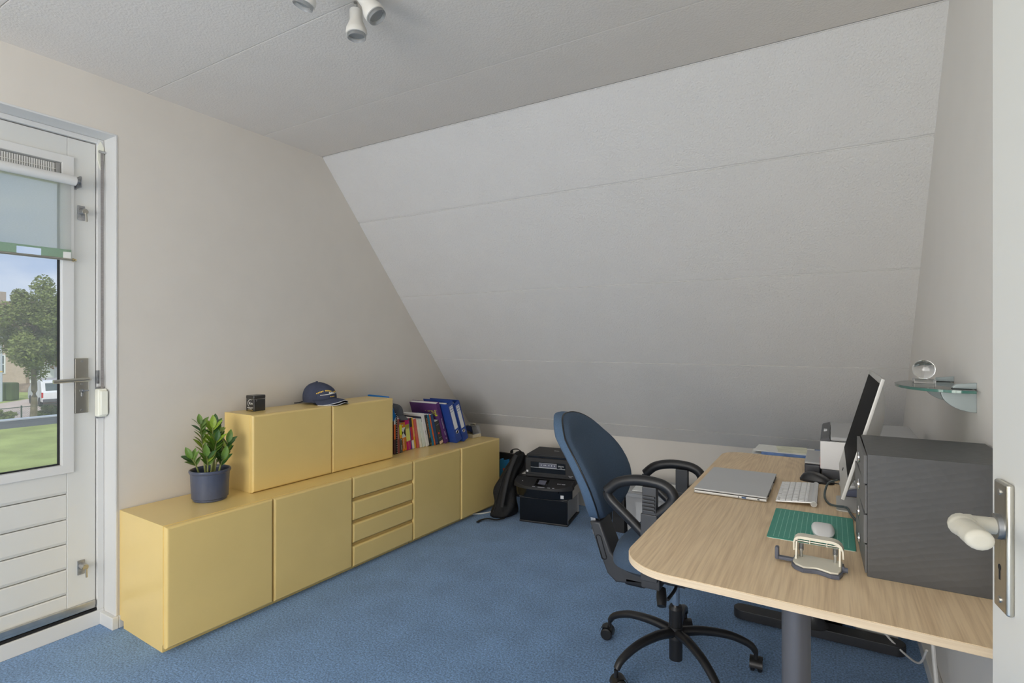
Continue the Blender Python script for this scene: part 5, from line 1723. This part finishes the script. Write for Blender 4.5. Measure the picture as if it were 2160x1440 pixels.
obj('hedge_core', G().box(-2.4, 2.4, -.35, .35, 0, 1.35, .1), 'foliage_deep', hd)
crown('hedge_leaves', (0, 0, .70), (2.6, .55, .85), 5000, .12, 'foliage_deep', hd, 12, 60)
for (lab, x, y, rx, sd_) in (('low leafy bush growing along the wire fence', -39.8, 14.0, 1.1, 21), ('low bush by the wire fence left of the tree trunk', -39.2, 11.2, .9, 22)):
    bu = thing('bush', lab, 'bush', (x, y, GZ), R(30))
    crown('bush_leaves', (0, 0, .38), (rx, .6, .45), 2200, .10, 'foliage', bu, sd_, 16)
    obj('bush_stem', G().tube([(0, 0, 0), (.05, .02, .3), (.02, .06, .55)], [.03, .02, .01], 6), 'bark', bu)

fa, fb = Vector((-37.4, 9.6, GZ)), Vector((-38.9, 15.6, GZ))
fn = thing('wire_fence', 'green chain-link fence between lawn and street', 'fence', fa)
dv = fb - fa
obj('top_wire', G().tube([(0, 0, .92), dv + Vector((0, 0, .92))], .022, 6), 'wire_green', fn)
g = G()
u_ = dv.normalized()
L_ = dv.length
i = 0.0
while i < L_:
    for s_ in (-1, 1):
        a_ = i
        b_ = min(max(i + s_ * .9, 0), L_)
        g.tube([u_ * a_ + Vector((0, 0, 0.02)), u_ * b_ + Vector((0, 0, .02 + .9 * abs(b_ - a_) / .9))], .004, 3)
    i += .11
wm = obj('wire_mesh', g, 'wire_green', fn, 0)
wm['kind'] = 'stuff'
for k in (.02, .38, .70, .98):
    obj('fence_post', G().cyl(dv * k, dv * k + Vector((0, 0, 1.0)), .035, n=10), 'wire_green', fn)

lpz = thing('lamp_post', 'pale grey street lamp post by the hedge', 'lamp post', (-53.3, 15.5, GZ))
obj('pole', G().cyl((0, 0, 0), (0, 0, 4.6), .085, .06, 14), 'post_grey', lpz)
obj('lamp_head', G().lathe([(.06, 4.6), (.25, 4.7), (.22, 4.9), (0, 5.0)], 16), 'post_grey', lpz)
obj('marker', G().cyl((0, 0, 2.2), (0, 0, 2.27), .088, n=14), 'plate_yellow', lpz)

hs = thing('house', 'pale brick house with white window behind the hedge', 'house', (-71.0, 19.5, GZ), R(30))
obj('wall', G().box(-8, 3.6, 0, 6, 0, 5.2), 'brick_pale', hs, 0)
obj('brick_pier', G().box(3.0, 4.4, -.5, 0, 0, 3.0), 'brick_pale', hs, 0)
rf = obj('roof', G().prism([(-.6, 5.1), (6.6, 5.1), (3.0, 8.6)], -8.4, 4.0, M=YZ), 'roof_slate', hs, 0)
obj('chimney', G().box(-2, -1.2, 2.6, 3.4, 7.6, 9.6), 'brick_pale', rf, 0)
for x in (-4.2, .9):
    w_ = obj('window', G().box(x - 1.1, x + 1.1, -.06, .02, 1.35, 3.2), 'frame_white', hs, 0)
    for k in range(3):
        for j in range(2):
            obj('pane', G().box(x - 1.0 + k * .68, x - 1.0 + k * .68 + .60, -.08, -.05, 1.45 + j * .86, 1.45 + j * .86 + .78), 'dark_pane', w_, 0)
obj('garage_door', G().box(4.6, 7.0, -.3, 0, 0.2, 2.6), 'frame_white', hs, 0)
tag(obj('earth_heap', G().grid(20, 8, lambda u, v: Vector((-59.5 + 8 * (u - .5), 22.0 + 5.0 * (u - .5) + 1.4 * math.cos(PI * v), GZ + (.55 + .18 * math.sin(17 * u)) * math.sin(PI * v) * (1 if .05 < u < .95 else .2)))), 'rubble', None, 60), 'low brown heap of logs and earth behind the van', 'heap')

vn = thing('van', 'white delivery van parked on the street seen from behind', 'van', (-46.2, 16.45, GZ + .016), R(172))
side = [(0, .32), (0, .95), (.12, 1.02), (.20, 1.25), (.34, 1.70), (.50, 1.80), (3.0, 1.82), (3.55, 1.35), (4.1, 1.10), (4.25, .8), (4.25, .32)]
obj('body', G().prism(side[::-1], -.88, .88, .05, 3, M=XZ), 'van_white', vn)
obj('rear_bumper', G().box(-.06, .1, -.84, .84, .30, .52, .03), 'van_trim', vn)
slant = Matrix.Translation((.12, 0, 1.02)) @ Matrix.Rotation(R(17), 4, 'Y')
obj('rear_window', G().box(-.012, .02, -.66, .66, .06, .60, .01, M=slant), 'dark_pane', vn)
obj('licence_plate', G().box(-.03, .0, -.50, -.02, .74, .85), 'plate_yellow', vn, 0)
obj('plate_strip', G().box(-.035, .0, -.60, .05, .88, .92), 'van_trim', vn, 0)
obj('lettering_strip', G().box(.0, .06, -.45, -.05, 1.0, 1.035), 'plate_yellow', vn, 0)
for s_ in (-1, 1):
    obj('tail_light', G().box(-.02, .06, s_ * .86 - .05, s_ * .86 + .05, .62, .98, .01), 'tail_red', vn)
    obj('side_window', G().box(2.2, 3.1, s_ * .885 - .01, s_ * .885 + .01, 1.1, 1.6, .01), 'dark_pane', vn)
    for x in (.75, 3.45):
        obj('wheel', G().cyl((x, s_ * .72, .31), (x, s_ * .90, .31), .31, n=20), 'print_black', vn)
obj('door_seam', G().box(-.008, .01, -.006, .006, .52, 1.0), 'van_trim', vn, 0)
obj('brake_light', G().box(.30, .36, -.12, .12, 1.70, 1.74), 'tail_red', vn, 0)
